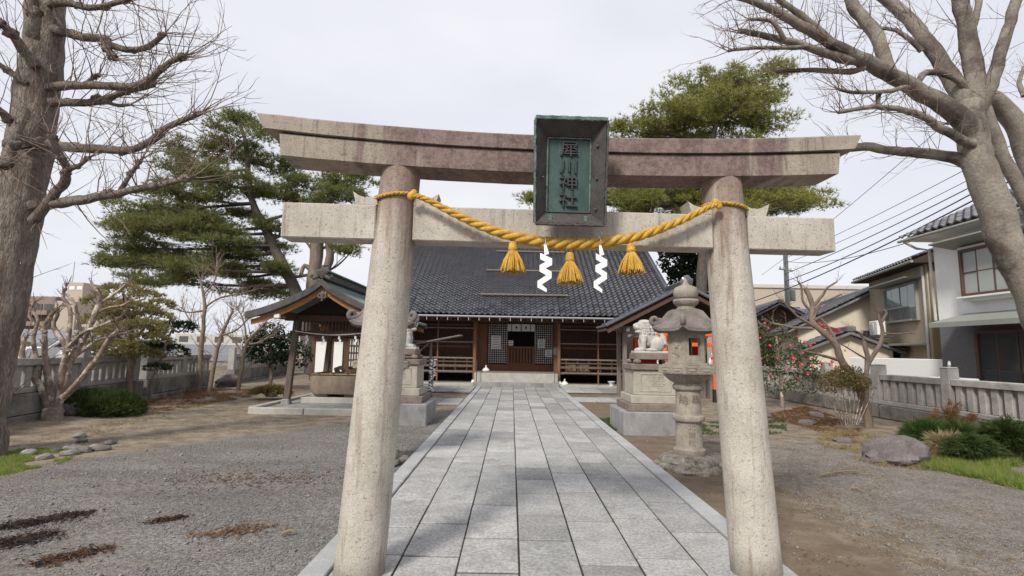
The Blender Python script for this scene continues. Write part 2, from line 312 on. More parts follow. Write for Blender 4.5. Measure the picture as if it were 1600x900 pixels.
M = dict(
    slab=surf('granite_slab', (0.335, 0.333, 0.327), (0.435, 0.43, 0.42), 3.2, 0.85, 0.8, 38, dirt=(0.20, 0.195, 0.185), dirt_at=(0.52, 0.75), rand=0.24, speck=0.48, dist=0.01),
    kerb=surf('granite_kerb', (0.34, 0.345, 0.345), (0.43, 0.433, 0.433), 3, 0.8, 0.3, 60, dirt=(0.27, 0.27, 0.265), dirt_at=(0.56, 0.8), rand=0.1, speck=0.3),
    moss=surf('joint_moss', (0.028, 0.03, 0.018), (0.06, 0.055, 0.036), 5, 1, 0.5, 60),
    tbeam=torii_mat('stained_granite', 0, 'beam'), tpil=torii_mat('pillar_granite', 0, 'pillar'), tnuki=torii_mat('tie_granite', 0, 'nuki'),
    lant=surf('lantern_granite', (0.40, 0.355, 0.295), (0.27, 0.235, 0.195), 7, 0.92, 0.5, 90, dirt=(0.12, 0.105, 0.09), dirt_at=(0.55, 0.72), speck=0.45),
    lroof=surf('lantern_roof_stone', (0.17, 0.15, 0.14), (0.26, 0.225, 0.20), 6, 0.92, 0.6, 70, dirt=(0.09, 0.08, 0.075), dirt_at=(0.5, 0.75), speck=0.45),
    lbase=surf('mossy_base_stone', (0.36, 0.33, 0.27), (0.16, 0.14, 0.12), 9, 0.95, 0.8, 50, dirt=(0.08, 0.07, 0.055), dirt_at=(0.52, 0.65), speck=0.4),
    carve=plain('carved_shadow_stone', (0.22, 0.19, 0.155), 0.95),
    lion=surf('guardian_stone', (0.55, 0.54, 0.50), (0.42, 0.41, 0.37), 9, 0.92, 0.4, 70, dirt=(0.19, 0.18, 0.15), dirt_at=(0.56, 0.74), speck=0.3),
    ped=surf('pedestal_stone', (0.45, 0.42, 0.355), (0.36, 0.325, 0.27), 5, 0.9, 0.3, 80, dirt=(0.17, 0.14, 0.115), dirt_at=(0.58, 0.76), speck=0.3),
    pedd=surf('dark_pedestal_stone', (0.17, 0.135, 0.115), (0.26, 0.21, 0.18), 6, 0.9, 0.3, 70, speck=0.35),
    conc=surf('worn_concrete', (0.24, 0.235, 0.235), (0.33, 0.325, 0.32), 3, 0.9, 0.2, 60, dirt=(0.14, 0.135, 0.13), dirt_at=(0.52, 0.7), sc=(1, 1, 0.5)),
    lconc=surf('pale_concrete', (0.47, 0.45, 0.41), (0.37, 0.355, 0.32), 4, 0.9, 0.2, 60, dirt=(0.22, 0.2, 0.175), dirt_at=(0.6, 0.78)),
    fence=surf('fence_stone', (0.44, 0.42, 0.385), (0.31, 0.295, 0.27), 4, 0.92, 0.4, 70, dirt=(0.15, 0.14, 0.125), dirt_at=(0.54, 0.74), rand=0.1, speck=0.35),
    wall=surf('retaining_stone', (0.17, 0.155, 0.14), (0.27, 0.25, 0.225), 3, 0.95, 0.5, 40, dirt=(0.07, 0.065, 0.055), dirt_at=(0.48, 0.7), rand=0.15),
    rock=surf('boulder', (0.14, 0.118, 0.118), (0.22, 0.19, 0.185), 3, 0.9, 0.8, 30, dirt=(0.12, 0.10, 0.09), speck=0.4, dist=0.02),
    pebble=surf('river_stone', (0.14, 0.137, 0.135), (0.27, 0.25, 0.225), 4, 0.85, 0.4, 50, rand=0.4),
    grav=surf('gravel', (0.125, 0.12, 0.116), (0.31, 0.298, 0.284), 40, 0.95, 0, 30, speck=0.3),
    rope=surf('straw_rope', (0.74, 0.45, 0.085), (0.50, 0.28, 0.045), 16, 0.9, 0.7, 150, dirt=(0.40, 0.22, 0.05), dirt_at=(0.55, 0.75), speck=0.5, dist=0.004),
    paper=plain('white_paper', (0.82, 0.82, 0.82), 0.8, var=0.03), cord=plain('white_cord', (0.75, 0.73, 0.68), 0.9),
    bronze=surf('aged_bronze', (0.042, 0.037, 0.038), (0.082, 0.07, 0.068), 8, 0.6, 0.3, 60, dirt=(0.06, 0.095, 0.085), dirt_at=(0.52, 0.7), spec=0.5),
    verd=surf('verdigris_panel', (0.035, 0.068, 0.063), (0.062, 0.115, 0.104), 6, 0.65, 0.3, 50, dirt=(0.03, 0.06, 0.055), dirt_at=(0.5, 0.75), sc=(2, 2, 0.8), spec=0.4),
    verdl=surf('bright_verdigris', (0.17, 0.24, 0.205), (0.07, 0.10, 0.09), 18, 0.8, 0.3, 60),
    letter=plain('bronze_lettering', (0.04, 0.04, 0.04), 0.5, spec=0.5),
    tile=surf('glazed_roof_tile', (0.055, 0.057, 0.065), (0.10, 0.103, 0.115), 3, 0.25, 0.15, 30, rand=0.4, spec=0.9, speck=0.3),
    tileh=surf('house_roof_tile', (0.12, 0.12, 0.135), (0.19, 0.187, 0.20), 3, 0.38, 0.15, 30, rand=0.25, spec=0.6),
    wood=surf('dark_shrine_wood', (0.075, 0.042, 0.03), (0.12, 0.068, 0.047), 6, 0.8, 0.3, 50, sc=(6, 6, 0.6)),
    woodr=surf('red_brown_wood', (0.19, 0.085, 0.048), (0.26, 0.125, 0.07), 6, 0.7, 0.3, 50, sc=(6, 6, 0.6)),
    woodg=surf('grey_weathered_wood', (0.25, 0.215, 0.19), (0.15, 0.125, 0.11), 5, 0.9, 0.4, 50, sc=(5, 5, 0.6)),
    woodp=surf('pavilion_wood', (0.10, 0.075, 0.06), (0.16, 0.125, 0.10), 5, 0.85, 0.3, 50, sc=(5, 5, 0.5)),
    cedar=surf('bare_cedar', (0.40, 0.205, 0.085), (0.29, 0.14, 0.06), 5, 0.75, 0.25, 50, sc=(4, 4, 4)),
    copper=surf('green_copper_roof', (0.115, 0.165, 0.145), (0.17, 0.235, 0.205), 3, 0.6, 0.2, 30, dirt=(0.085, 0.095, 0.085), dirt_at=(0.45, 0.7), spec=0.4),
    copperd=surf('dark_copper_edge', (0.065, 0.062, 0.058), (0.11, 0.10, 0.092), 6, 0.7, 0.2, 40),
    basin=surf('basin_stone', (0.19, 0.15, 0.115), (0.27, 0.22, 0.17), 4, 0.9, 0.5, 50, dirt=(0.09, 0.07, 0.05), dirt_at=(0.5, 0.72), sc=(1, 1, 0.5)),
    bamboo=plain('weathered_bamboo', (0.27, 0.20, 0.11), 0.7),
    metal=plain('gutter_metal', (0.30, 0.31, 0.32), 0.5, 0.2), metald=plain('dark_metal', (0.05, 0.05, 0.055), 0.5),
    white=plain('white_paint', (0.72, 0.72, 0.70), 0.7, var=0.05), black=plain('black_lacquer', (0.02, 0.02, 0.02), 0.5),
    red=plain('vermilion_paint', (0.68, 0.115, 0.02), 0.55), ink=plain('black_ink', (0.05, 0.05, 0.05), 0.8), pink=plain('faded_pink_print', (0.55, 0.36, 0.36), 0.8),
    redc=plain('red_cloth', (0.42, 0.02, 0.03), 0.8),
    bark=surf('ginkgo_bark', (0.29, 0.245, 0.205), (0.42, 0.36, 0.305), 5, 0.95, 1.0, 16, dirt=(0.16, 0.128, 0.105), dirt_at=(0.48, 0.62), sc=(3.6, 3.6, 0.7), speck=0.65, dist=0.06),
    barkz=surf('zelkova_bark', (0.31, 0.28, 0.235), (0.20, 0.17, 0.142), 3, 0.9, 0.7, 30, dirt=(0.085, 0.068, 0.058), dirt_at=(0.47, 0.64), speck=0.35, dist=0.015),
    barkp=surf('pine_bark', (0.085, 0.07, 0.062), (0.15, 0.125, 0.11), 5, 0.95, 0.8, 20, sc=(2, 2, 0.7), dist=0.03),
    barkg=surf('dead_grey_bark', (0.25, 0.20, 0.165), (0.17, 0.13, 0.105), 5, 0.95, 0.6, 30, sc=(2, 2, 0.5), dist=0.02),
    barkm=surf('mottled_bark', (0.33, 0.265, 0.21), (0.16, 0.12, 0.095), 9, 0.9, 0.4, 30, dirt=(0.50, 0.44, 0.37), dirt_at=(0.52, 0.60)),
    barks=surf('garden_tree_bark', (0.17, 0.13, 0.10), (0.25, 0.195, 0.145), 6, 0.95, 0.5, 30, dist=0.015),
    twig=plain('twig_bark', (0.20, 0.145, 0.12), 0.9),
    pine=foliage('pine_needles', (0.19, 0.21, 0.065), (0.29, 0.275, 0.08), (0.12, 0.155, 0.06)),
    pine2=foliage('sunny_pine_needles', (0.26, 0.275, 0.07), (0.17, 0.205, 0.055), (0.33, 0.32, 0.10)),
    topi=foliage('clipped_pine_needles', (0.25, 0.225, 0.085), (0.17, 0.16, 0.06), (0.33, 0.28, 0.12)),
    dgreen=foliage('dark_leaves', (0.022, 0.042, 0.016), (0.04, 0.065, 0.022), (0.018, 0.030, 0.013)),
    mgreen=foliage('camellia_leaves', (0.09, 0.115, 0.05), (0.14, 0.155, 0.075), (0.06, 0.08, 0.035)),
    olive=foliage('olive_brown_leaves', (0.16, 0.14, 0.045), (0.11, 0.105, 0.04), (0.21, 0.16, 0.07)),
    junip=foliage('juniper_green', (0.07, 0.11, 0.03), (0.11, 0.145, 0.04), (0.05, 0.075, 0.025)),
    grass=foliage('green_grass', (0.15, 0.25, 0.04), (0.22, 0.31, 0.06), (0.29, 0.29, 0.10), s1=2.0),
    mossg=foliage('low_green_ground_cover', (0.07, 0.13, 0.03), (0.10, 0.16, 0.04), (0.05, 0.09, 0.025)),
    dry=foliage('dry_grass', (0.32, 0.25, 0.13), (0.25, 0.18, 0.09), (0.40, 0.33, 0.19), s1=3),
    rust=foliage('rusty_pine_litter', (0.20, 0.095, 0.04), (0.13, 0.07, 0.04), (0.26, 0.14, 0.06), s1=4),
    litter=foliage('dark_leaf_litter', (0.04, 0.03, 0.03), (0.025, 0.02, 0.02), (0.065, 0.048, 0.04), s1=4),
    petal=plain('red_petal', (0.47, 0.02, 0.055), 0.6), stamen=plain('yellow_stamen', (0.75, 0.50, 0.08), 0.7),
    stucco=surf('white_stucco', (0.76, 0.765, 0.75), (0.83, 0.83, 0.815), 1.2, 0.9, 0.15, 60, dirt=(0.52, 0.52, 0.50), dirt_at=(0.55, 0.8), speck=0.08),
    tan=surf('tan_stucco', (0.37, 0.315, 0.235), (0.43, 0.37, 0.285), 1.2, 0.9, 0.15, 60, speck=0.12), cream=surf('cream_stucco', (0.66, 0.59, 0.47), (0.58, 0.51, 0.40), 1, 0.9, 0.1, 50, speck=0.1),
    tand=surf('brown_cladding', (0.23, 0.175, 0.105), (0.19, 0.14, 0.085), 1.5, 0.8, 0.1, 50),
    brick=surf('dark_brick', (0.13, 0.125, 0.135), (0.17, 0.165, 0.17), 20, 0.85, 0.4, 60), greyw=plain('grey_cladding', (0.47, 0.455, 0.43), 0.8),
    apt=surf('brown_apartment_tile', (0.235, 0.175, 0.145), (0.275, 0.21, 0.175), 0.5, 0.8, 0, 10), aptd=plain('apartment_shade', (0.10, 0.085, 0.08), 0.8),
    apl=plain('beige_panel', (0.40, 0.34, 0.28), 0.8), frame=plain('brown_window_frame', (0.10, 0.055, 0.04), 0.5), alu=plain('aluminium', (0.45, 0.45, 0.44), 0.4, 0.4),
    glass=glass('window_glass'), glassl=glass('curtained_glass', (0.36, 0.38, 0.36), 0.12), glassg=glass('green_grey_glass', (0.17, 0.23, 0.215), 0.1),
    tin=plain('weathered_tin', (0.26, 0.27, 0.24), 0.6), redt=plain('red_metal_flashing', (0.30, 0.05, 0.04), 0.6), pole=plain('pole_concrete', (0.27, 0.275, 0.29), 0.8), wire=plain('wire', (0.04, 0.04, 0.045), 0.6),
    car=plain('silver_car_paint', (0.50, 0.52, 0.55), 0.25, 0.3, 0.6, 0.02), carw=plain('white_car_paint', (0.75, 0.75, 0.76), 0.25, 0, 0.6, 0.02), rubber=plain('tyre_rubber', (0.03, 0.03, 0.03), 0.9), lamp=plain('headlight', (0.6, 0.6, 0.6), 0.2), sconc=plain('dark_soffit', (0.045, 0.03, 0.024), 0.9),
)
def ground_mat():
    m, n, l, b = nodes('packed_earth_and_gravel')
    po = n.new('ShaderNodeNewGeometry').outputs['Position']; sx = n.new('ShaderNodeSeparateXYZ'); l.new(po, sx.inputs[0]); X, Y = sx.outputs[0], sx.outputs[1]
    big = tex(n, l, po, 0.55, 5, 0.6); mid = tex(n, l, po, 2.6, 6, 0.7); fin = tex(n, l, po, 38, 3, 0.7); vf = tex(n, l, po, 95, 2, 0.7)
    speck = mixn(n, l, sst(n, l, fin, 0.33, 0.67), (0.11, 0.107, 0.104), (0.285, 0.276, 0.265))
    speck = mixn(n, l, 1.0, speck, mixn(n, l, sst(n, l, tex(n, l, stretch(n, l, po, (0.5, 1.4, 1)), 0.9, 5, 0.65), 0.35, 0.65), (0.78, 0.76, 0.74), (1.12, 1.1, 1.08)), 'MULTIPLY')
    speck = mixn(n, l, 0.6, speck, mixn(n, l, sst(n, l, vf, 0.35, 0.65), (0.35, 0.35, 0.35), (1.2, 1.2, 1.2)), 'MULTIPLY')
    earth = mixn(n, l, sst(n, l, mid, 0.32, 0.68), (0.155, 0.125, 0.095), (0.31, 0.265, 0.205))
    earth = mixn(n, l, 0.4, earth, mixn(n, l, sst(n, l, fin, 0.35, 0.65), (0.45, 0.45, 0.45), (1.15, 1.15, 1.15)), 'MULTIPLY')
    wob = mth(n, l, 'MULTIPLY', mth(n, l, 'SUBTRACT', mid, 0.5), 2.2)
    d1 = mth(n, l, 'ADD', X, 6.2); d2 = mth(n, l, 'SUBTRACT', mth(n, l, 'MULTIPLY_ADD', X, 1.5, 16.6), Y)
    d = mth(n, l, 'ADD', mth(n, l, 'MINIMUM', d1, mth(n, l, 'MULTIPLY', d2, 0.6)), wob)
    lm = mth(n, l, 'MULTIPLY', sst(n, l, d, -0.1, 0.5), mth(n, l, 'SUBTRACT', 1.0, sst(n, l, X, 1.0, 1.4)))
    # right side: gravelly strip towards the viewer
    rmask = mth(n, l, 'MULTIPLY', sst(n, l, mth(n, l, 'ADD', mth(n, l, 'MULTIPLY_ADD', X, 0.9, -2.2), wob), 0.2, 1.6), 0.62)
    rmask = mth(n, l, 'MULTIPLY', rmask, mth(n, l, 'SUBTRACT', 1.0, sst(n, l, Y, 7.5, 11)))
    rmask = mth(n, l, 'MULTIPLY', rmask, sst(n, l, X, 1.5, 2.2))
    msk = mth(n, l, 'MAXIMUM', mth(n, l, 'MULTIPLY', lm, mth(n, l, 'MULTIPLY_ADD', sst(n, l, big, 0.3, 0.6), 0.35, 0.65)), rmask)
    c = mixn(n, l, msk, earth, speck)
    # damp bare soil beside the lantern
    wet = mth(n, l, 'MULTIPLY', sst(n, l, X, 1.9, 2.1), mth(n, l, 'SUBTRACT', 1.0, sst(n, l, mth(n, l, 'ADD', X, wob), 2.7, 3.8)))
    c = mixn(n, l, mth(n, l, 'MULTIPLY', wet, 0.75), c, mixn(n, l, mid, (0.105, 0.077, 0.052), (0.18, 0.135, 0.095)))
    # rusty needle drifts and thin moss
    ru = sst(n, l, tex(n, l, stretch(n, l, po, (0.6, 1.5, 1)), 1.1, 5, 0.7), 0.6, 0.72)
    c = mixn(n, l, mth(n, l, 'MULTIPLY', ru, 0.55), c, (0.19, 0.115, 0.062))
    l.new(c, b.inputs['Base Color']); b.inputs['Roughness'].default_value = 0.97; b.inputs['Specular IOR Level'].default_value = 0.1
    bn = n.new('ShaderNodeBump'); bn.inputs['Strength'].default_value = 0.8; bn.inputs['Distance'].default_value = 0.02
    l.new(mth(n, l, 'ADD', mth(n, l, 'MULTIPLY', fin, 0.7), mid), bn.inputs['Height']); l.new(bn.outputs[0], b.inputs['Normal'])
    return m
M['ground'] = ground_mat()

# ================================================================= SETTING
def gz(x, y):
    """height of the ground: slightly uneven, banked towards the garden edges"""
    e = 0.012*fbm((x*0.8, y*0.8, 0), 3)
    if -1.7 < x < 2.3: e *= 0.3
    e += 0.10*max(0, min(1, (-x-7.2)/1.8)) + 0.10*max(0, min(1, (x-6.2)/2.0))*max(0, min(1, (y-5)/3))
    return e-0.012
def axis(lo, hi, flo, fhi, st):
    a = list(np.arange(flo, fhi+1e-6, st)); q = st; x = flo
    while x > lo: q *= 1.5; x -= q; a.insert(0, x)
    q = st; x = fhi
    while x < hi: q *= 1.5; x += q; a.append(x)
    return a
gx, gy = axis(-500, 500, -12, 12, 0.2), axis(-60, 900, 1, 24, 0.2)
vs = [(x, y, gz(x, y) if abs(x) < 14 and 0 < y < 26 else gz(max(-14, min(14, x)), max(0, min(26, y)))) for y in gy for x in gx]
nx = len(gx); fs = [(j*nx+i, j*nx+i+1, (j+1)*nx+i+1, (j+1)*nx+i) for j in range(len(gy)-1) for i in range(nx-1)]
g = MB(); g.v, g.f = vs, fs; tag(g.build('ground', M['ground'], smooth=True, ang=180), kind='structure')

# paved approach: bed, slabs, kerb stones
PX0, PX1, PY0, PY1 = -1.25, 1.87, 1.6, 21.9
pa = MB().box(((PX0+PX1)/2, (PY0+PY1)/2, -0.04), (PX1-PX0, PY1-PY0, 0.10)).build('path', M['moss']); tag(pa, kind='structure')
xs = [-1.25, -0.81, -0.37, 0.08, 0.535, 0.98, 1.43, 1.87]
known = {2: [3.86, 4.52, 5.44, 6.4, 7.28, 8.19, 8.61, 9.19, 10.16]}
for i in range(7):
    ys = [PY0]
    if i in known: ys += [2.7]+known[i]
    while ys[-1] < PY1-0.5: ys.append(ys[-1]+rnd.choice((0.62, 0.75, 0.86, 0.95, 1.05))+rnd.uniform(-.06, .06))
    ys[-1] = PY1
    for a, b2 in zip(ys, ys[1:]):
        w, L = xs[i+1]-xs[i]-0.011-rnd.random()*0.008, b2-a-0.024-rnd.random()*0.012
        me = MB().box((0, 0, -0.04), (w, L, 0.08), 0.004).mesh('slab', M['slab'])
        o = inst('slab', me, pa, Matrix.Translation(((xs[i]+xs[i+1])/2, (a+b2)/2, 0.022+rnd.uniform(-.003, .004))) @ Matrix.Rotation(rnd.uniform(-.004, .004), 4, 'Z') @ Matrix.Rotation(rnd.uniform(-.003, .003), 4, 'X'))
for x in (-1.35, 1.97):
    y = PY0
    while y < PY1-0.3:
        L = min(rnd.choice((1.35, 1.5, 1.8)), PY1-y)
        me = MB().box((0, 0, -0.05), (0.19, L-0.008, 0.16), 0.008).mesh('kerb_stone', M['kerb'])
        inst('kerb_stone', me, pa, Matrix.Translation((x, y+L/2, 0.012))); y += L
# cross paving before the hall
def paving(name, x0, x1, y0, y1, z, n, mat='slab'):
    p = MB().box(((x0+x1)/2, (y0+y1)/2, z-0.08), (x1-x0, y1-y0, 0.1)).build(name, M['moss']); tag(p, kind='structure')
    w = (x1-x0)/n
    for k in range(n):
        me = MB().box((0, 0, 0), (w-0.012, y1-y0-0.012, 0.06), 0.006).mesh('slab', M[mat]); inst('slab', me, p, Matrix.Translation((x0+w*(k+.5), (y0+y1)/2, z-0.012)))
    return p
paving('side_path', 2.07, 7.6, 19.6, 21.6, 0.05, 8); paving('side_path', 2.07, 5.2, 16.3, 17.6, 0.03, 5)
paving('side_path', -5.4, -1.46, 18.8, 21.6, 0.05, 6); paving('side_path', -4.0, -1.46, 14.8, 16.4, 0.03, 4)
pl = MB().box((0.2, 24.4, -0.02), (15.4, 4.7, 0.3), 0.02).build('platform', M['lconc']); tag(pl, kind='structure')

# ================================================================= TORII
TC, TA = V(0.38, 3.88, 0), math.radians(2.6)
TM = Matrix.Translation(TC) @ Matrix.Rotation(TA, 4, 'Z')       # local: x along the beam, -y towards the viewer
tor = thing('torii_gate', 'large weathered stone torii gate with brown stained upper beam standing over the path', 'torii gate', TC, TA)
def tl(mb, name, mat, smooth=False, ang=35, parent=None):
    if parent is None: return mb.build(name, M[mat], tor, smooth, ang, local=True)
    o = mb.build(name, M[mat], None, smooth, ang); o.parent = parent; return o
for s in (-1, 1):
    pts, rr = [], []
    for i in range(25):
        t = i/24; z = -0.03+t*2.99
        pts.append((s*(1.43-0.17*(z/2.95)), 0, z)); rr.append(0.176-0.027*t+0.004*math.sin(math.pi*t))
    mb = MB().tube(pts, rr, 40, wob=0.004); tl(mb, 'pillar', 'tpil', True, 60)
def kas(x0, x1, zb, zt, hy, curve, name, slant=0.0, n=40):
    mb = MB(); vs = []; fs = []
    for i in range(n+1):
        x = x0+(x1-x0)*i/n; u = abs(x)/2.31; dz = curve*u**2.2
        for (yy, zz) in ((-hy, zb), (-hy, zt-0.012), (-hy+0.012, zt), (0, zt+0.03), (hy-0.012, zt), (hy, zb)):
            ex = (zz-zb)*slant*(1 if x > 0 else -1) if i in (0, n) else 0
            j = 0.003*fbm((x*7, yy*9, zz*9), 3)
            vs.append((x+ex, yy+j, zz+dz+j))
    for i in range(n):
        for k in range(6): fs.append((i*6+k, i*6+(k+1) % 6, (i+1)*6+(k+1) % 6, (i+1)*6+k))
    fs += [tuple(range(6)), tuple(n*6+k for k in range(6))]
    tl(mb.add(vs, fs), name, 'tbeam', True, 25)
kas(-2.12, 2.12, 2.925, 3.097, 0.15, 0.085, 'lower_lintel', 0.12)
kas(-2.25, 2.25, 3.098, 3.215, 0.172, 0.10, 'top_lintel', 0.5)
for x0, x1 in ((-2.10, -1.415), (-1.14, 1.14), (1.415, 2.10)):
    mb = MB().box(((x0+x1)/2, 0, 2.522), (x1-x0, 0.20, 0.264), 0.008); tl(mb, 'tie_beam', 'tnuki')
for s in (-1, 1):
    for q in (-1, 1):
        x0, x1 = (s*1.275)+q*0.135, (s*1.275)+q*0.32
        prof = [(x0, -0.09, 2.656), (x1-q*0.03, -0.09, 2.656), (x1, -0.09, 2.755), (x0+(x1-x0)*.75, -0.09, 2.725), (x0+(x1-x0)*.5, -0.09, 2.712), (x0+(x1-x0)*.2, -0.09, 2.716), (x0, -0.09, 2.735)]
        tl(MB().prism(prof, (0, 0.18, 0)), 'wedge', 'tnuki')
# ---- plaque (hangs from the lintel)
PC = TM @ V(0.0, -0.222, 2.508)
plq = thing('name_plaque', 'green bronze framed shrine name plaque hanging on the stone torii', 'plaque', PC)
PM = Matrix.Translation(PC) @ Matrix.Rotation(TA, 4, 'Z') @ Matrix.Rotation(math.radians(6), 4, 'X') @ Matrix.Scale(0.915, 4)
def pb(mb, name, mat, par=plq, smooth=False):
    mb.v = [tuple(PM @ Vector(v)) for v in mb.v]; return mb.build(name, M[mat], par, smooth)
pb(MB().box((0, 0.01, 0.395), (0.36, 0.03, 0.62)), 'panel', 'verd')
A = [(-0.172, -0.006, 0.10), (0.172, -0.006, 0.10), (0.172, -0.006, 0.69), (-0.172, -0.006, 0.69)]
B = [(-0.262, -0.125, 0.0), (0.262, -0.125, 0.0), (0.272, -0.125, 0.80), (-0.272, -0.125, 0.80)]
for k in range(4):
    k2 = (k+1) % 4; off = V(0, 0.035, 0)
    poly = [A[k], A[k2], B[k2], B[k]]
    c0 = sum((Vector(p) for p in poly), V(0, 0, 0))/4; outd = V(c0.x, 0, c0.z-0.4).normalized()*0.022
    mb = MB().prism([Vector(p) for p in poly], outd+off*0.6); pb(mb, 'frame_board', 'bronze')
    mb = MB()
    a_, b_ = Vector(B[k]), Vector(B[k2]); N = 26
    for i in range(N):
        p = a_.lerp(b_, (i+.5)/N); d_ = (b_-a_)/N
        mb.box(p+V(0, -0.004, 0)+outd*(0.55+rnd.uniform(-.14, .14)), (abs(d_.x)*1.02+0.016+(0.004 if k == 2 else 0), 0.020+rnd.random()*0.008, abs(d_.z)*1.02+(0.030 if k == 2 else 0.016)), 0.004)
    pb(mb, 'frame_edge', 'verdl' if k in (2, 3) else 'bronze')
    mb = MB(); a_, b_ = Vector(A[k]), Vector(A[k2]); mb.beam(a_+V(0, -0.012, 0), b_+V(0, -0.012, 0), 0.014, 0.010, 0.003); pb(mb, 'inner_bead', 'verdl' if k != 0 else 'bronze')
for x, z in ((0.215, 0.62), (0.212, 0.36), (0.208, 0.12), (-0.21, 0.36)):
    pb(MB().ball((x, -0.075, z), 0.011, 8, 6), 'rivet', 'bronze', smooth=True)
for x in (-0.15, 0.13): pb(MB().box((x, -0.085, 0.035), (0.03, 0.02, 0.055), 0.004), 'clasp', 'verdl')
for i, chx in enumerate('犀川神社'):
    mt = PM @ Matrix.Translation((0.0, -0.016, 0.598-i*0.135)) @ Matrix.Rotation(math.pi/2, 4, 'X') @ Matrix.Diagonal((1.12, 0.98, 1, 1))
    text(chx, 0.138, 0.010, M['letter'], 'character', plq, mt)
# ---- twisted rope
rp = [(-1.16, 2.70), (-1.06, 2.69), (-0.78, 2.555), (-0.5, 2.445), (-0.21, 2.385), (0.02, 2.37), (0.26, 2.39), (0.54, 2.45), (0.83, 2.565), (1.08, 2.69), (1.16, 2.71)]
rx_, rz_ = [p[0] for p in rp], [p[1] for p in rp]
def catm(t):
    n_ = len(rp)-1; f_ = min(max(t*n_, 0), n_-1e-6); i = int(f_); u = f_-i
    P = [Vector((*rp[max(0, min(n_, j))], 0)) for j in (i-1, i, i+1, i+2)]
    return 0.5*((2*P[1])+(P[2]-P[0])*u+(2*P[0]-5*P[1]+4*P[2]-P[3])*u*u+(3*P[1]-P[0]-3*P[2]+P[3])*u**3)
rope = thing('straw_rope', 'golden twisted straw rope tied between the two torii pillars', 'rope', TM @ V(0, -0.15, 2.37), TA)
def rtl(mb, name, mat, par, smooth=True, ang=60):
    mb.v = [tuple(TM @ Vector(v)) for v in mb.v]; return mb.build(name, M[mat], par, smooth, ang)
NR = 220
for st in range(3):
    pts, rr = [], []; ph = st*2.094
    for i in range(NR+1):
        t = i/NR; c = catm(t); c2 = catm(min(1, t+.004)); c1 = catm(max(0, t-.004)); T = (c2-c1).normalized(); Nn = V(-T.y, T.x, 0)
        R = 0.0125+0.027*math.sin(math.pi*t)**1.15; ph2 = ph+12.5*2*math.pi*(t+0.05*math.sin(2*math.pi*t))*1.0
        yb = -0.185-0.03*(1-abs(2*t-1)); a_ = R*0.56
        q = V(c.x, yb, c.y)+V(Nn.x, 0, Nn.y)*(math.cos(ph2)*a_)+V(0, 1, 0)*(math.sin(ph2)*a_)
        pts.append(q); rr.append(R*0.60)
    rtl(MB().tube(pts, rr, 9, wob=0.03), 'strand', 'rope', rope)
Cs, Ds = [], []
for i in range(420):
    t = nr.uniform(.04, .96); c = catm(t); T = catm(min(1, t+.01))-catm(t); R_ = (0.0125+0.027*math.sin(math.pi*t)**1.15)*1.05; a_ = rnd.uniform(0, 6.283)
    Cs.append(tuple(TM @ V(c.x, -0.185-0.03*(1-abs(2*t-1))+math.sin(a_)*R_, c.y+math.cos(a_)*R_))); Ds.append((T.x*rnd.choice((-1, 1))+rnd.gauss(0, .004), rnd.gauss(0, .006), T.y+rnd.gauss(0, .007)))
blade_obj('stray_straw', blades(np.array(Cs), nrm(np.array(Ds)), .03, .0022, .25, 1), M['rope'], rope)['kind'] = 'stuff'
for s in (-1, 1):
    for st in range(2):
        pts = []
        for i in range(61):
            a_ = 2*math.pi*i/60; r_ = 0.166+0.006*math.cos(a_*18+st*math.pi)
            pts.append((s*1.276+math.cos(a_)*r_, math.sin(a_)*r_, 2.725+0.022*math.cos(a_)*(-s)+0.007*math.sin(a_*18+st*math.pi)))
        rtl(MB().tube(pts, 0.0095, 6), 'pillar_loop', 'rope', rope)
    mb = MB()
    for k in range(3): mb.ball((s*(1.15-0.012*k), -0.188, 2.70+0.012*k), (0.026, 0.022, 0.030), 9, 6)
    rtl(mb, 'knot', 'rope', rope)
# ---- tassels
def tassel(x, zt, label):
    c = TM @ V(x, -0.215, zt)
    t = thing('rope_tassel', label, 'tassel', c, 0, 'straw tassels hanging on the rope')
    MB().lathe([(0.016, 0.012), (0.030, 0.0), (0.031, -0.03), (0.034, -0.034), (0.034, -0.046), (0.031, -0.05), (0.03, -0.06), (0.02, -0.075)], 16, c).build('binding', M['rope'], t, True)
    mb = MB(); r_ = random.Random(int(x*100)+50)
    for k in range(230):
        a_ = r_.uniform(0, 6.283); q = math.sqrt(r_.random()); L = r_.uniform(0.132, 0.162)
        d = V(math.cos(a_), math.sin(a_), 0); rb = 0.094*q+r_.uniform(-.006, .006)
        mb.tube([c+d*0.026*q+V(0, 0, -0.055), c+d*(0.026+0.55*(rb-0.026)*1.15)*1.0+V(0, 0, -0.055-L*.5), c+d*rb+V(0, 0, -0.055-L)], [0.0045, 0.0042, 0.0035], 4)
    o = mb.build('straw_skirt', M['rope'], t, recalc=False); o['kind'] = 'stuff'
    MB().tube([c+V(0, 0, 0.008), c+V(0, 0.012, 0.045)], 0.004, 6).build('cord', M['rope'], t, True)
tassel(-0.395, 2.365, 'golden straw tassel on the left half of the rope')
tassel(0.02, 2.295, 'golden straw tassel lowest at the middle of the rope')
tassel(0.47, 2.375, 'golden straw tassel on the right half of the rope')
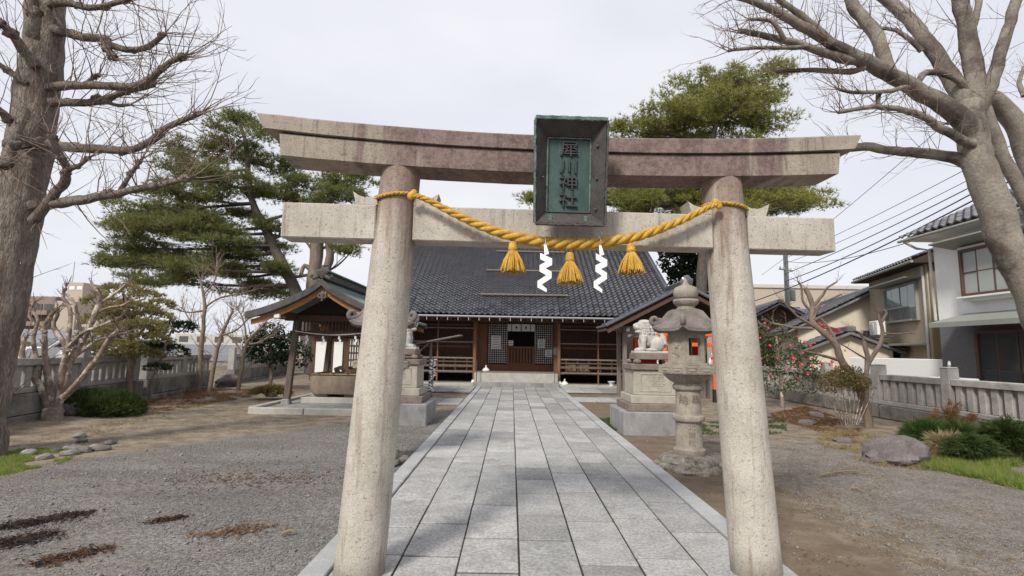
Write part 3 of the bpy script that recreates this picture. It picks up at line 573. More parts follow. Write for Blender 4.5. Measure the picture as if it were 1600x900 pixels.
# ---- folded paper streamers
def shide(x, zt, label, flip):
    c = TM @ V(x, -0.245, zt)
    t = thing('paper_streamer', label, 'paper streamer', c, 0, 'white zigzag papers on the rope')
    MB().tube([c+V(-0.012, 0.0, 0.005), c+V(0.004, -0.006, -0.03), c+V(0, 0, -0.075)], 0.0025, 6).build('string', M['cord'], t, True)
    MB().tube([c+V(-0.03, 0.01, 0.01), c+V(0.0, -0.02, 0.028), c+V(0.02, -0.01, 0.01)], 0.0025, 6).build('string', M['cord'], t, True)
    def sheet(pts):
        n_ = V(0, 0.0022, 0); MB().prism(pts, n_).build('fold', M['paper'], t)
    sheet([c+V(-0.008, 0, -0.07), c+V(0.010, 0, -0.07), c+V(0.028, -0.012, -0.14), c+V(-0.004, -0.012, -0.15)])
    E_ = [(-0.034, -0.132), (0.050, -0.176), (-0.038, -0.222), (0.046, -0.272), (-0.052, -0.338), (0.012, -0.395)]; h = 0.046
    for k in range(5):
        (xa, za), (xb, zb) = E_[k], E_[k+1]; y0 = -0.014-0.004*k; ya, yb = y0+0.010*flip*(-1)**k, y0-0.010*flip*(-1)**k
        sheet([c+V(xa, ya, za), c+V(xb, yb, zb), c+V(xb, yb, zb-(h if k < 4 else h*.55)), c+V(xa, ya, za-h)])
shide(-0.165, 2.425, 'white folded paper streamer nearer the left pillar', 1)
shide(0.235, 2.43, 'white folded paper streamer nearer the right pillar', -1)

# ================================================================= STONE LANTERNS
def hexpts(r, z, ph, c): return [c+V(math.cos(ph+k*math.pi/3)*r, math.sin(ph+k*math.pi/3)*r, z) for k in range(6)]
def lantern(c, label, seed, ph):
    c = Vector(c); t = thing('stone_lantern', label, 'stone lantern', c, 0, 'stone lanterns beside the path')
    kb = 1.0 if seed == 1 else 0.8; MB().lathe([(0.46*kb, -0.03), (0.49*kb, 0.02), (0.46*kb, 0.06), (0.43*kb, 0.075), (0.2, 0.08)], 40, c, 0, 0.22).build('base_slab', M['lbase'], t, True, 60)
    mb = MB().lathe([(0.40*kb, 0.06), (0.405*kb, 0.10), (0.36*kb, 0.155), (0.27, 0.185), (0.1, 0.19)], 48, c, 0, 0.10)
    mb.build('lotus_base', M['lbase'], t, True, 60)
    sh = MB().lathe([(0.215, 0.18), (0.225, 0.21), (0.222, 0.255), (0.19, 0.275), (0.182, 0.29), (0.178, 0.60), (0.182, 0.635), (0.213, 0.645), (0.226, 0.675), (0.215, 0.715), (0.182, 0.73), (0.176, 0.76), (0.172, 1.06), (0.20, 1.075), (0.212, 1.10), (0.21, 1.135), (0.19, 1.15), (0.19, 1.17)], 40, c).build('shaft', M['lant'], t, True, 40)
    mb = MB(); vs = []; fs = []
    for (r, z) in ((0.20, 1.165), (0.27, 1.20), (0.335, 1.255), (0.37, 1.30), (0.43, 1.305), (0.43, 1.405), (0.37, 1.415), (0.37, 1.435), (0.33, 1.437), (0.33, 1.455)): vs += hexpts(r, z, ph, c)
    for i in range(9):
        for k in range(6): fs.append((i*6+k, i*6+(k+1) % 6, (i+1)*6+(k+1) % 6, (i+1)*6+k))
    fs += [tuple(range(6)), tuple(54+k for k in range(6))]
    pf = mb.add(vs, fs).build('platform', M['lant'], t)
    for k in range(6):
        a, b = hexpts(0.431, 1.355, ph, c)[k], hexpts(0.431, 1.355, ph, c)[(k+1) % 6]
        for u in (0.27, 0.73):
            p = a.lerp(b, u); d = (b-a).normalized(); n_ = V(d.y, -d.x, 0)
            R3 = Matrix((d, n_, V(0, 0, 1))).transposed()
            mb = MB(); L, h = 0.165, 0.066
            for dx, dz, sx, sz in ((0, h/2, L, .010), (0, -h/2, L, .010), (L/2, 0, .010, h), (-L/2, 0, .010, h)):
                mb.box(p+d*dx+V(0, 0, dz), (sx, 0.012, sz), 0.002, R3)
            q = MB().ball((0, 0, 0), (0.06, 0.010, 0.022), 10, 6); q.v = [tuple(R3 @ Vector(v)+p) for v in q.v]
            mb.add(q.v, q.f); mb.build('panel_relief', M['lant'], t, True)
    # fire box: six corner posts, alternating openings and carved panels
    r = 0.285
    fb = MB(); vs = hexpts(r, 1.45, ph, c)+hexpts(r, 1.49, ph, c); fb.add(vs, [tuple(range(6)), tuple(range(6, 12))]+[(k, (k+1) % 6, 6+(k+1) % 6, 6+k) for k in range(6)])
    vs = hexpts(r, 1.845, ph, c)+hexpts(r, 1.90, ph, c); fb.add(vs, [tuple(range(6)), tuple(range(6, 12))]+[(k, (k+1) % 6, 6+(k+1) % 6, 6+k) for k in range(6)])
    A, B = hexpts(r, 0, ph, c), hexpts(r-0.055, 0, ph, c)
    def wallseg(u0, u1, k, z0, z1):
        a, b, a2, b2 = A[k].lerp(A[(k+1) % 6], u0), A[k].lerp(A[(k+1) % 6], u1), B[k].lerp(B[(k+1) % 6], u0), B[k].lerp(B[(k+1) % 6], u1)
        fb.prism([a+V(0, 0, z0), b+V(0, 0, z0), b2+V(0, 0, z0), a2+V(0, 0, z0)], (0, 0, z1-z0))
    for k in range(6):
        if k % 2 == 0:
            wallseg(0, 0.20, k, 1.4901, 1.8449); wallseg(0.80, 1, k, 1.4901, 1.8449); wallseg(0.2001, 0.7999, k, 1.4901, 1.56); wallseg(0.2001, 0.7999, k, 1.80, 1.8449)
        else: wallseg(0, 1, k, 1.4901, 1.8449)
    fbo = fb.build('fire_box', M['lant'], t)
    for k in (1, 3, 5):
        a, b = A[k], A[(k+1) % 6]; d = (b-a).normalized(); n_ = V(d.y, -d.x, 0); R3 = Matrix((d, n_, V(0, 0, 1))).transposed(); mb = MB()
        q = MB().ball((0, 0, 0), (0.085, 0.016, 0.12), 16, 10, 0.5, k); mb.add([R3 @ Vector(v)+(a+b)/2+V(0, 0, 1.67) for v in q.v], q.f)
        q = MB().ball((0, 0, 0), (0.05, 0.03, 0.05), 12, 8, 0.5, k+3); mb.add([R3 @ Vector(v)+(a+b)/2+V(0, 0, 1.70)+d*.02 for v in q.v], q.f)
        o = mb.build('carving', M['lant'], t, True)
    # roof with curled corners
    mb = MB(); vs = []; fs = []; NA = 48
    prof = [(0.05, 2.215), (0.19, 2.207), (0.26, 2.165), (0.31, 2.09), (0.355, 2.02), (0.415, 1.965), (0.46, 1.94), (0.46, 1.895), (0.40, 1.875), (0.20, 1.89)]
    for i, (r0, z) in enumerate(prof):
        for k in range(NA):
            a = 2*math.pi*k/NA; m_ = ((a) % (math.pi/3))-math.pi/6; hexr = 1/max(0.5, math.cos(m_))*0.866; u = min(1, r0/0.455)
            corner = (abs(m_)/(math.pi/6))**4
            q = r0*(1+(hexr*1.0-0.92)*u)*(1+0.05*corner*u); zz = z+0.05*corner*u*u + (0.012*u if corner > 0.6 else 0)
            vs.append(c+V(math.cos(a+ph)*q, math.sin(a+ph)*q, zz))
    for i in range(len(prof)-1):
        for k in range(NA): fs.append((i*NA+k, i*NA+(k+1) % NA, (i+1)*NA+(k+1) % NA, (i+1)*NA+k))
    fs += [tuple(range(NA)), tuple((len(prof)-1)*NA+k for k in range(NA))]
    rf = mb.add(vs, fs).build('roof', M['lroof'], t, True, 50)
    for k in range(6):
        a = ph+k*math.pi/3; d = V(math.cos(a), math.sin(a), 0); s_ = V(-d.y, d.x, 0); pts, rr = [], []
        for i in range(5): u = i/4; pts.append(c+d*(0.20+0.23*u)+V(0, 0, 2.185-0.235*u+0.06*u*u)); rr.append(0.026+0.012*u)
        for i in range(14):
            b = -1.2+i*0.36; R = 0.062-0.0028*i; pts.append(c+d*(0.475+math.cos(b)*R)+V(0, 0, 2.05+math.sin(b)*R)); rr.append(0.036-0.0008*i)
        MB().tube(pts, rr, 8).build('curl', M['lroof'], rf, True, 60)
    MB().lathe([(0.15, 2.20), (0.155, 2.225), (0.125, 2.24), (0.125, 2.265), (0.15, 2.285), (0.178, 2.315), (0.185, 2.345), (0.165, 2.37), (0.12, 2.375)], 28, c).build('neck', M['lant'], t, True, 50)
    MB().lathe([(0.135, 2.37), (0.165, 2.40), (0.176, 2.45), (0.176, 2.50), (0.155, 2.538), (0.10, 2.565), (0.05, 2.585), (0.032, 2.62), (0.022, 2.66), (0.004, 2.675)], 28, c).build('jewel', M['lant'], t, True, 50)
    return t
LR = V(2.53, 7.45, 0)
lt = lantern(LR, 'tall carved stone lantern right of the path behind the right pillar', 1, math.radians(-114))
lantern((-1.86, 7.45, 0), 'tall stone lantern mostly hidden behind the left torii pillar', 2, math.radians(-83))
def carve_on_shaft(s, ang, z, size):
    r = 0.179; a = ang; p = LR+V(math.cos(a)*r, math.sin(a)*r, z)
    mt = Matrix.Translation(p) @ Matrix.Rotation(a+math.pi/2, 4, 'Z') @ Matrix.Rotation(math.pi/2, 4, 'X')
    text(s, size, 0.003, M['carve'], 'inscription', lt, mt)
base = math.atan2(-LR.y, -LR.x)
carve_on_shaft('納', base-0.62+0.25, 0.94, 0.14); carve_on_shaft('奉', base+0.62, 0.94, 0.14)
for s_, z in (('北', 0.565), ('嵩', 0.46), ('松', 0.355)): carve_on_shaft(s_, base+0.22, z, 0.10)

# ================================================================= GUARDIAN LIONS
def lion(c, face, label, closed):
    c = Vector(c); t = thing('guardian_lion', label, 'lion statue', c, 0, 'stone guardian lions')
    mb = MB(); f = face; X = lambda x, y, z: c+V(x*f, y, z)       # +x = the way it looks
    MB().box(c+V(0, 0, 0.025), (0.70, 0.36, 0.05), 0.008).build('plinth', M['lion'], t)
    B = lambda p, r, n=14, m=10: mb.ball(X(*p), r, n, m)
    mb.tube([X(0.10, 0, 0.50), X(0.07, 0, 0.40), X(-0.03, 0, 0.30), X(-0.13, 0, 0.21), X(-0.2, 0, 0.15)], [0.13, 0.155, 0.155, 0.165, 0.13], 16); B((0.12, 0, 0.34), (0.10, 0.13, 0.14)); B((0.03, 0, 0.22), (0.12, 0.10, 0.10))
    for y in (-0.10, 0.10):
        mb.tube([X(0.12, y, 0.36), X(0.155, y*1.08, 0.24), X(0.15, y*1.08, 0.13), X(0.16, y*1.08, 0.08)], [0.072, 0.062, 0.050, 0.052], 10)
        B((0.20, y*1.08, 0.075), (0.085, 0.058, 0.045)); 
        for k in (-1, 0, 1): B((0.265, y*1.08+k*0.034, 0.068), (0.03, 0.022, 0.03), 8, 6)
        B((-0.13, y*1.35, 0.19), (0.145, 0.072, 0.15)); B((-0.02, y*1.45, 0.075), (0.14, 0.052, 0.04)); B((-0.05, y*1.4, 0.13), (0.07, 0.05, 0.09))
    B((0.13, 0, 0.56), (0.145, 0.13, 0.135)); B((0.235, 0, 0.55), (0.10, 0.095, 0.075)); B((0.29, 0, 0.58), (0.055, 0.07, 0.045))
    B((0.225, 0, 0.452), (0.085, 0.075, 0.032) if not closed else (0.09, 0.08, 0.05)); B((0.10, 0, 0.66), (0.13, 0.11, 0.05)); B((0.24, 0, 0.615), (0.06, 0.09, 0.032))
    for y in (-0.075, 0.075): B((0.225, y, 0.60), (0.035, 0.03, 0.028), 8, 6); B((0.05, y*1.7, 0.63), (0.06, 0.03, 0.05), 8, 6)
    r_ = random.Random(3)
    for row in range(5):
        for k in range(9):
            a = math.pi*(0.28+1.44*k/8); R = 0.128+0.006*row; z = 0.64-0.055*row
            B((0.07+math.cos(a)*R*(0.9+0.04*row)-0.012*row, math.sin(a)*R, z), (0.036, 0.036, 0.036), 8, 6)
    mb.tube([X(-0.26, 0, 0.14), X(-0.31, 0, 0.22), X(-0.29, 0, 0.34), X(-0.245, 0, 0.43)], [0.05, 0.06, 0.055, 0.035], 10)
    for k in range(9):
        a = k*0.9; B((-0.295+0.045*math.cos(a), 0.05*math.sin(a), 0.10+0.022*k), (0.042, 0.042, 0.038), 8, 6)
    o = mb.build('body', M['lion'], t, True, 180)
    r = o.modifiers.new('merge', 'REMESH'); r.mode = 'VOXEL'; r.voxel_size = 0.009; r.use_smooth_shade = True
    s = o.modifiers.new('soften', 'SMOOTH'); s.factor = 0.5; s.iterations = 2
    if not closed:
        MB().box(X(0.25, 0, 0.488), (0.09, 0.10, 0.022), 0.006).build('mouth', M['carve'], t)
    return t
def pedestal(c, label, glyph):
    c = Vector(c); t = thing('pedestal', label, 'pedestal', c, 0, 'stepped pedestals under the guardian lions')
    q = lambda z0, z1, w, d, mat, nm, ch=0.012, tp=1.0: MB().box(c+V(0, 0, (z0+z1)/2), (w, d, z1-z0), ch, None, tp).build(nm, M[mat], t)
    q(-0.03, 0.43, 1.42, 1.40, 'conc', 'concrete_block', 0.015); q(0.43, 0.575, 1.17, 1.15, 'pedd', 'lower_step'); q(0.575, 0.735, 1.02, 1.0, 'ped', 'upper_step')
    q(0.735, 1.235, 0.88, 0.84, 'ped', 'die', 0.012, 0.985); q(1.235, 1.35, 0.97, 0.93, 'pedd', 'cap')
    y = c.y-0.424; mb = MB()
    for dx, dz, sx, sz in ((0, 0.17, 0.62, .02), (0, -0.17, 0.62, .02), (0.30, 0, .02, .34), (-0.30, 0, .02, .34)): mb.box((c.x+dx, y+0.004, c.z+0.985+dz), (sx, 0.018, sz), 0.004)
    mb.build('panel_border', M['ped'], t)
    text(glyph, 0.30, 0.004, M['ped'], 'inscription', t, Matrix.Translation((c.x+0.05, y+0.002, c.z+0.985)) @ Matrix.Rotation(math.pi/2, 4, 'X'))
    for x in (-0.34, 0.34):
        for yy in (-0.3, 0.3): MB().ball(c+V(x, yy, 1.395), (0.085, 0.075, 0.055), 10, 7, 0.2, 3).build('foot', M['pedd'], t, True)
    q(1.44, 1.565, 0.72, 0.62, 'pedd', 'statue_slab')
    return t
pedestal((2.90, 10.86, 0), 'stepped stone pedestal under the guardian lion right of the path', '奉'); pedestal((-2.47, 11.62, 0), 'stepped stone pedestal left of the path half behind the left torii pillar', '奉')
lion((2.90, 10.86, 1.567), -1, 'pale stone guardian lion with curly mane on the right pedestal', False); lion((-2.47, 11.62, 1.567), 1, 'weathered stone guardian lion peeking from behind the left torii pillar', True)

# ================================================================= MAIN HALL
def tile_mesh(w, l, mat, name='roof_tile'):
    mb = MB(); S_ = [(0, .060), (.10, .042), (.22, .008), (.40, -.006), (.56, .002), (.72, .034), (.87, .066), (1.0, .062)]
    vs = []
    for y, dz in ((0, 0.042), (l*1.12, -0.008)):
        for s, h in S_: vs.append((s*w, y, h+dz))
    for s, h in S_: vs.append((s*w, 0.0, h-0.006))
    n = len(S_); fs = [(i, i+1, n+i+1, n+i) for i in range(n-1)]+[(2*n+i, 2*n+i+1, i+1, i) for i in range(n-1)]
    mb.add(vs, fs); return mb.mesh(name, mat, True, 40, recalc=False)
def tile_roof(par, o, u, v, W_, L_, w, l, mat, indiv=0, skip=None, sag=None):
    """rows of wave tiles on the plane o + u*x + v*y; the lowest rows as single parts"""
    o, u, v = Vector(o), Vector(u).normalized(), Vector(v).normalized(); n_ = u.cross(v); nu, nv = max(1, round(W_/w)), max(1, round(L_/l)); w, l = W_/nu, L_/nv
    me = tile_mesh(w, l, mat); R = Matrix((u, v, n_)).transposed()
    base = np.array([x.co[:] for x in me.vertices]); bf = [tuple(p.vertices) for p in me.polygons]
    vv, ff = [], []; cnt = 0; Rn = np.array(R)
    for j in range(nv):
        for i in range(nu):
            if skip and skip(i/nu, j/nv): continue
            dz = 0.006*rnd.uniform(-1, 1)+(sag(i/nu, j/nv) if sag else 0); p = o+u*(w*i)+v*(l*j)+n_*dz
            if cnt < indiv:
                inst('roof_tile', me, par, Matrix.Translation(p) @ R.to_4x4() @ Matrix.Rotation(rnd.uniform(-.01, .01), 4, 'Z')); cnt += 1
            else:
                k = len(vv)*len(base); vv.append(base @ Rn.T+np.array(p)); ff += [tuple(a+k for a in f) for f in bf]
    if vv:
        o2 = npmesh('roof_tiles', np.concatenate(vv), ff, mat, par, 4); o2.data.polygons.foreach_set('use_smooth', [True]*len(o2.data.polygons)); o2.data.set_sharp_from_angle(angle=0.7); o2['kind'] = 'stuff'
YE, ZE, YR, ZR, RX0, RX1 = 21.2, 3.06, 27.6, 7.35, -6.35, 7.05
hall = thing('shrine_hall', 'wooden shrine worship hall with large dark tiled roof at the end of the path', 'shrine', (0.2, 24, 0.13))
roof = MB().prism([(RX0, YE+0.05, ZE-0.10), (RX0, YR, ZR-0.06), (RX0, YR+6.4, ZE-0.06), (RX0, YR+6.4, ZE-0.16), (RX0, YR, ZR-0.20), (RX0, YE+0.05, ZE-0.18)], (RX1-RX0, 0, 0)).build('roof', M['sconc'], hall)
vS = V(0, YR-YE, ZR-ZE); tile_roof(roof, (RX0, YE-0.06, ZE-0.05), (1, 0, 0), vS, RX1-RX0, vS.length+.06, 0.245, 0.232, M['tile'], 295, sag=lambda a, b: 0.02*math.sin(a*9+b*5))
MB().box(((RX0+RX1)/2, YR, ZR+0.12), (RX1-RX0+0.3, 0.42, 0.42), 0.05).build('ridge', M['tile'], roof)
for x in (RX0, RX1):
    MB().tube([(x, YE-0.05+(YR-YE)*k/14, ZE+0.03+(ZR-ZE)*k/14) for k in range(15)], 0.10, 10).build('verge_cap', M['tile'], roof, True)
for (x0, x1, y) in ((769, 878, 396), (755, 878, 426), (746, 884, 464)):
    d = ray(800, y); nn = V(0, -(ZR-ZE), YR-YE).normalized(); tt = (V(0, YE, ZE)-V(0, 0, H)).dot(nn)/d.dot(nn); P = V(0, 0, H)+d*tt
    xa, xb = (x0-797)/F*P.y, (x1-797)/F*P.y; P += nn*0.12
    MB().beam((xa, P.y, P.z), (xb, P.y, P.z), 0.10, 0.07, 0.01).build('snow_guard', M['woodg'], roof)
    for k in range(6):
        x = xa+(xb-xa)*(k+.5)/6; MB().beam((x, P.y, P.z), (x, P.y+0.12, P.z-0.02), 0.02, 0.06).build('snow_guard_bracket', M['metald'], roof)
gut = MB().tube([(RX0, YE-0.14, ZE-0.12), (RX1, YE-0.14, ZE-0.14)], 0.038, 10).build('gutter', M['metal'], roof, True)
for k in range(31):
    x = RX0+0.25+k*0.43; MB().box((x, YE-0.17, ZE-0.24), (0.028, 0.02, 0.12)).build('gutter_hook', M['metal'], gut)
for k in range(33):
    x = RX0+0.2+k*0.4; MB().beam((x, YE+0.1, ZE-0.22), (x, YE+3.4, ZE-0.22+2.2), 0.07, 0.09).build('rafter', M['wood'], roof)
MB().box((0.5, 21.95, 2.86), (13.4, 0.16, 0.18), 0.01).build('eave_beam', M['wood'], hall)
MB().box((0.2, 25.0, 0.57), (13.6, 3.6, 0.10), 0.01).build('floor', M['woodg'], hall)
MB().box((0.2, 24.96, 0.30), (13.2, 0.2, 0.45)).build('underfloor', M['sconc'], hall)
YP = 22.55; yw = 24.2
for x in (-6.3, -1.62, 2.06, 6.6):
    MB().box((x, YP, 1.52), (0.125, 0.125, 2.55), 0.012).build('post', M['woodr'], hall)
    MB().box((x, YP, 0.20), (0.24, 0.24, 0.14), 0.02, None, 0.8).build('post_base', M['white'], hall)
for x in (-3.25, 3.78):
    MB().box((x, YP+0.04, 1.5), (0.055, 0.055, 2.7)).build('thin_post', M['woodr'], hall)
for (x0, x1) in ((-6.3, -1.69), (2.13, 6.6)):
    for z, th, mt in ((2.50, 0.055, 'woodg'), (1.89, 0.055, 'woodg'), (1.20, 0.07, 'woodg'), (0.62, 0.06, 'woodg'), (1.04, 0.05, 'woodp'), (0.86, 0.10, 'woodp')):
        MB().box(((x0+x1)/2, YP, z), (x1-x0, 0.06, th), 0.006).build('rail', M[mt], hall)
    n = 9
    for k in range(n): MB().box((x0+(x1-x0)*(k+.5)/n, YP+0.02, 0.94), (0.05, 0.04, 0.56)).build('rail_post', M['wood'], hall)
# back wall with slatted shutters
MB().box((-4.3, yw+0.06, 1.85), (4.9, 0.10, 2.46)).build('wall', M['wood'], hall); MB().box((4.7, yw+0.06, 1.85), (4.9, 0.10, 2.46)).build('wall', M['wood'], hall)
for (x0, x1) in ((-6.6, -1.95), (2.35, 7.0)):
    for z in (0.75, 1.7, 2.72): MB().box(((x0+x1)/2, yw-0.02, z), (x1-x0, 0.06, 0.09)).build('shutter_rail', M['woodr'], hall)
    n = 44
    for k in range(n): MB().box((x0+(x1-x0)*(k+.5)/n, yw-0.005, 1.72), (0.045, 0.03, 1.9)).build('shutter_slat', M['wood'], hall)
for x in (-1.72, 2.12): MB().box((x, yw, 1.85), (0.26, 0.22, 2.46), 0.012).build('door_post', M['woodr'], hall)
MB().box((0.2, yw, 2.92), (4.1, 0.2, 0.3), 0.01).build('lintel', M['wood'], hall)
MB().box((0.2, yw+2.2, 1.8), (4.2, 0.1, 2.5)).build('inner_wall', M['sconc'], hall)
for x0, x1 in ((-1.60, -1.16), (1.945, 2.0)): MB().box(((x0+x1)/2, yw+0.03, 1.85), (x1-x0, 0.06, 2.4)).build('side_panel', M['woodr'], hall)
# lattice doors
def lattice(x0, x1, z0, z1):
    d = MB().box(((x0+x1)/2, yw+0.05, (z0+z1)/2), (x1-x0, 0.012, z1-z0)).build('lattice_door', M['white'], hall)
    for k in range(10): MB().box((x0+(x1-x0)*k/9, yw+0.02, (z0+z1)/2), (0.034, 0.03, z1-z0+0.04)).build('lattice_bar', M['wood'], d)
    nz_ = 18
    for k in range(nz_+1): MB().box(((x0+x1)/2, yw+0.015, z0+(z1-z0)*k/nz_), (x1-x0+.04, 0.03, 0.034)).build('lattice_bar', M['wood'], d)
lattice(-1.12, -0.20, 0.95, 2.78); lattice(1.05, 1.92, 0.95, 2.78)
MB().box((0.4, yw, 0.76), (3.5, 0.12, 0.3), 0.01).build('sill_board', M['woodr'], hall)
gate = MB().box((0.42, yw-0.06, 1.70), (1.28, 0.09, 0.09), 0.01).build('low_gate', M['woodr'], hall)
MB().box((0.42, yw-0.06, 0.93), (1.28, 0.08, 0.08), 0.01).build('gate_rail', M['woodr'], gate); MB().box((0.42, yw+0.0, 1.3), (1.24, 0.03, 0.68)).build('gate_back', M['wood'], gate)
for k in range(9): MB().box((-0.15+k*0.143, yw-0.06, 1.31), (0.075, 0.05, 0.68), 0.006).build('gate_slat', M['woodr'], gate)
for x in (-0.2, 1.04): MB().box((x, yw-0.06, 1.3), (0.08, 0.10, 0.9), 0.01).build('gate_post', M['woodr'], gate)
# stone steps
stp = thing('stone_steps', 'broad pale stone steps leading up to the hall entrance', 'steps', (0.2, 22.1, 0))
MB().box((0.2, 22.15, 0.09), (3.66, 0.5, 0.22), 0.015).build('tread', M['conc'], stp); MB().box((0.2, 22.62, 0.30), (3.62, 0.62, 0.56), 0.015).build('tread', M['lconc'], stp)
MB().box((0.2, 22.78, 0.60), (3.58, 0.7, 0.07), 0.012).build('top_board', M['woodg'], stp)
for x in (-1.48, 1.84): MB().beam((x, 22.0, 0.2), (x, 22.0, 1.15), 0.03, 0.03).build('handrail_post', M['metald'], stp)
# entrance cloth, papers, small things
nor = thing('entrance_curtain', 'short white entrance curtain with black crests above the doorway', 'curtain', (0.42, 24.06, 2.62))
for k, (x0, x1) in enumerate(((-0.22, -0.04), (-0.01, 0.40), (0.44, 0.85), (0.88, 1.05))):
    mb = MB(); N = 8; vs = []; fs = []
    for i in range(N+1):
        u = i/N; x = x0+(x1-x0)*u; y = 24.05+0.012*math.sin(u*7+k)
        vs += [(x, y, 2.79), (x, y+0.006, 2.79), (x, y-0.01, 2.45), (x, y-0.004, 2.45)]
    for i in range(N): a = i*4; fs += [(a, a+4, a+6, a+2), (a+1, a+3, a+7, a+5), (a+2, a+6, a+7, a+3), (a, a+1, a+5, a+4)]
    mb.add(vs, fs).build('cloth', M['paper'], nor, True)
    if k in (1, 2):
        x = (x0+x1)/2; MB().prism([(x, 24.03, 2.70), (x+0.05, 24.03, 2.62), (x, 24.03, 2.54), (x-0.05, 24.03, 2.62)], (0, -0.004, 0)).build('crest', M['ink'], nor)
MB().tube([(-0.26, 24.05, 2.80), (1.1, 24.05, 2.80)], 0.018, 8).build('rod', M['wood'], nor, True)
def poster(x0, x1, z0, z1, label, rows, pic=None):
    y = yw-0.035; t = thing('notice', label, 'notice', ((x0+x1)/2, y, z0), 0, 'papers on the lattice doors')
    MB().box(((x0+x1)/2, y, (z0+z1)/2), (x1-x0, 0.008, z1-z0)).build('sheet', M['paper'], t)
    w = x1-x0
    for k in range(rows):
        z = z1-(z1-z0)*(k+.7)/(rows+.6); MB().box(((x0+x1)/2, y-0.005, z), (w*rnd.uniform(.55, .8), 0.003, (z1-z0)/(rows+1)*0.35)).build('print_line', M['ink' if not pic else pic], t)
poster(-0.98, -0.52, 1.72, 2.24, 'faded pink poster on the left lattice door', 4, 'pink'); poster(-1.0, -0.5, 1.60, 1.70, 'narrow white strip below the pink poster on the left lattice door', 1)
poster(1.22, 1.54, 1.68, 2.10, 'white notice of written lines on the right lattice door', 6); poster(1.56, 1.88, 1.28, 1.62, 'lower grey notice at the right edge of the right lattice door', 3)
poster(-0.16, 0.06, 1.78, 2.02, 'small white card standing at the left of the doorway', 2)
def jar(p, label, s=1.0):
    p = Vector(p); t = thing('salt_mound', label, 'white ornament', p, 0, 'white conical ornaments')
    MB().lathe([(0.20*s, 0), (0.22*s, 0.05*s), (0.17*s, 0.13*s), (0.09*s, 0.19*s), (0.05*s, 0.22*s)], 20, p).build('body', M['white'], t, True); MB().lathe([(0.03*s, 0.22*s), (0.05*s, 0.27*s), (0.035*s, 0.33*s), (0.005, 0.35*s)], 14, p).build('tip', M['white'], t, True)
jar((-1.12, 22.75, 0.635), 'white cone shaped ornament on the top step left of the door', .75); jar((2.28, 22.2, 0.13), 'white cone shaped ornament on the ground right of the steps', .75)
def bowl(p, label, m_, r):
    p = Vector(p); o = MB().lathe([(r*.5, 0), (r*.55, 0.03), (r*.45, 0.05), (r, r*1.1), (r*.93, r*1.1), (r*.3, 0.09)], 18, p).build('bowl', M[m_], None, True); tag(o, label, 'bowl', 'vessels on the ground by the hall')
bowl((4.28, 22.2, 0.13), 'white footed bowl on the ground below the right railing', 'white', 0.17); bowl((4.62, 22.2, 0.13), 'small brown bowl next to the white footed bowl', 'basin', 0.13); bowl((4.93, 22.2, 0.13), 'white bowl beside the post right of the brown bowl', 'white', 0.13)
can = thing('round_canister', 'grey round canister on a stand right of the entrance', 'canister', (1.98, 23.1, 0.64)); MB().lathe([(0.13, 0.75), (0.14, 0.80), (0.14, 1.02), (0.11, 1.05), (0.10, 1.10), (0.02, 1.12)], 18, (1.98, 23.1, 0.64)).build('drum', M['tin'], can, True); MB().box((1.98, 23.1, 1.01), (0.2, 0.2, 0.74), 0.01).build('stand', M['woodr'], can)
for i, x in enumerate((2.62, 3.15)):
    t = thing('offering_box', ('left', 'right')[i]+' crested wooden box on the shelf right of the entrance', 'wooden box', (x, 22.9, 0.62), 0, 'crested boxes on the shelf'); MB().box((x, 22.9, 0.82), (0.44, 0.3, 0.40), 0.015).build('case', M['bamboo'], t)
    MB().lathe([(0.09, 0), (0.09, 0.01)], 14, (0, 0, 0)).build('crest', M['ink'], t).matrix_basis = Matrix.Translation((x, 22.745, 0.84)) @ Matrix.Rotation(math.pi/2, 4, 'X')

# ---- side building behind the water pavilion
sb = thing('shrine_annex', 'low annex with white panels and a lattice window behind the water pavilion', 'building', (-7.2, 23, 0))
MB().box((-6.7, 24.6, 1.45), (4.6, 3.0, 2.9)).build('wall', M['wood'], sb); MB().prism([(-9.3, 22.2, 2.75), (-9.3, 24.6, 3.5), (-9.3, 27, 2.75), (-9.3, 27, 2.65), (-9.3, 22.2, 2.65)], (5.0, 0, 0)).build('roof', M['tile'], sb)
for x0, x1 in ((-8.75, -8.1), (-7.95, -7.55)): MB().box(((x0+x1)/2, 23.06, 0.92), (x1-x0, 0.06, 1.75), 0.01).build('white_panel', M['white'], sb)
wd = MB().box((-6.55, 23.07, 1.35), (1.5, 0.04, 1.3)).build('lattice_window', M['white'], sb)
for k in range(14): MB().box((-7.28+k*0.112, 23.02, 1.35), (0.035, 0.04, 1.3)).build('bar', M['wood'], wd)
for k in range(5): MB().box((-6.55, 23.0, 0.72+k*0.315), (1.5, 0.03, 0.03)).build('bar', M['wood'], wd)

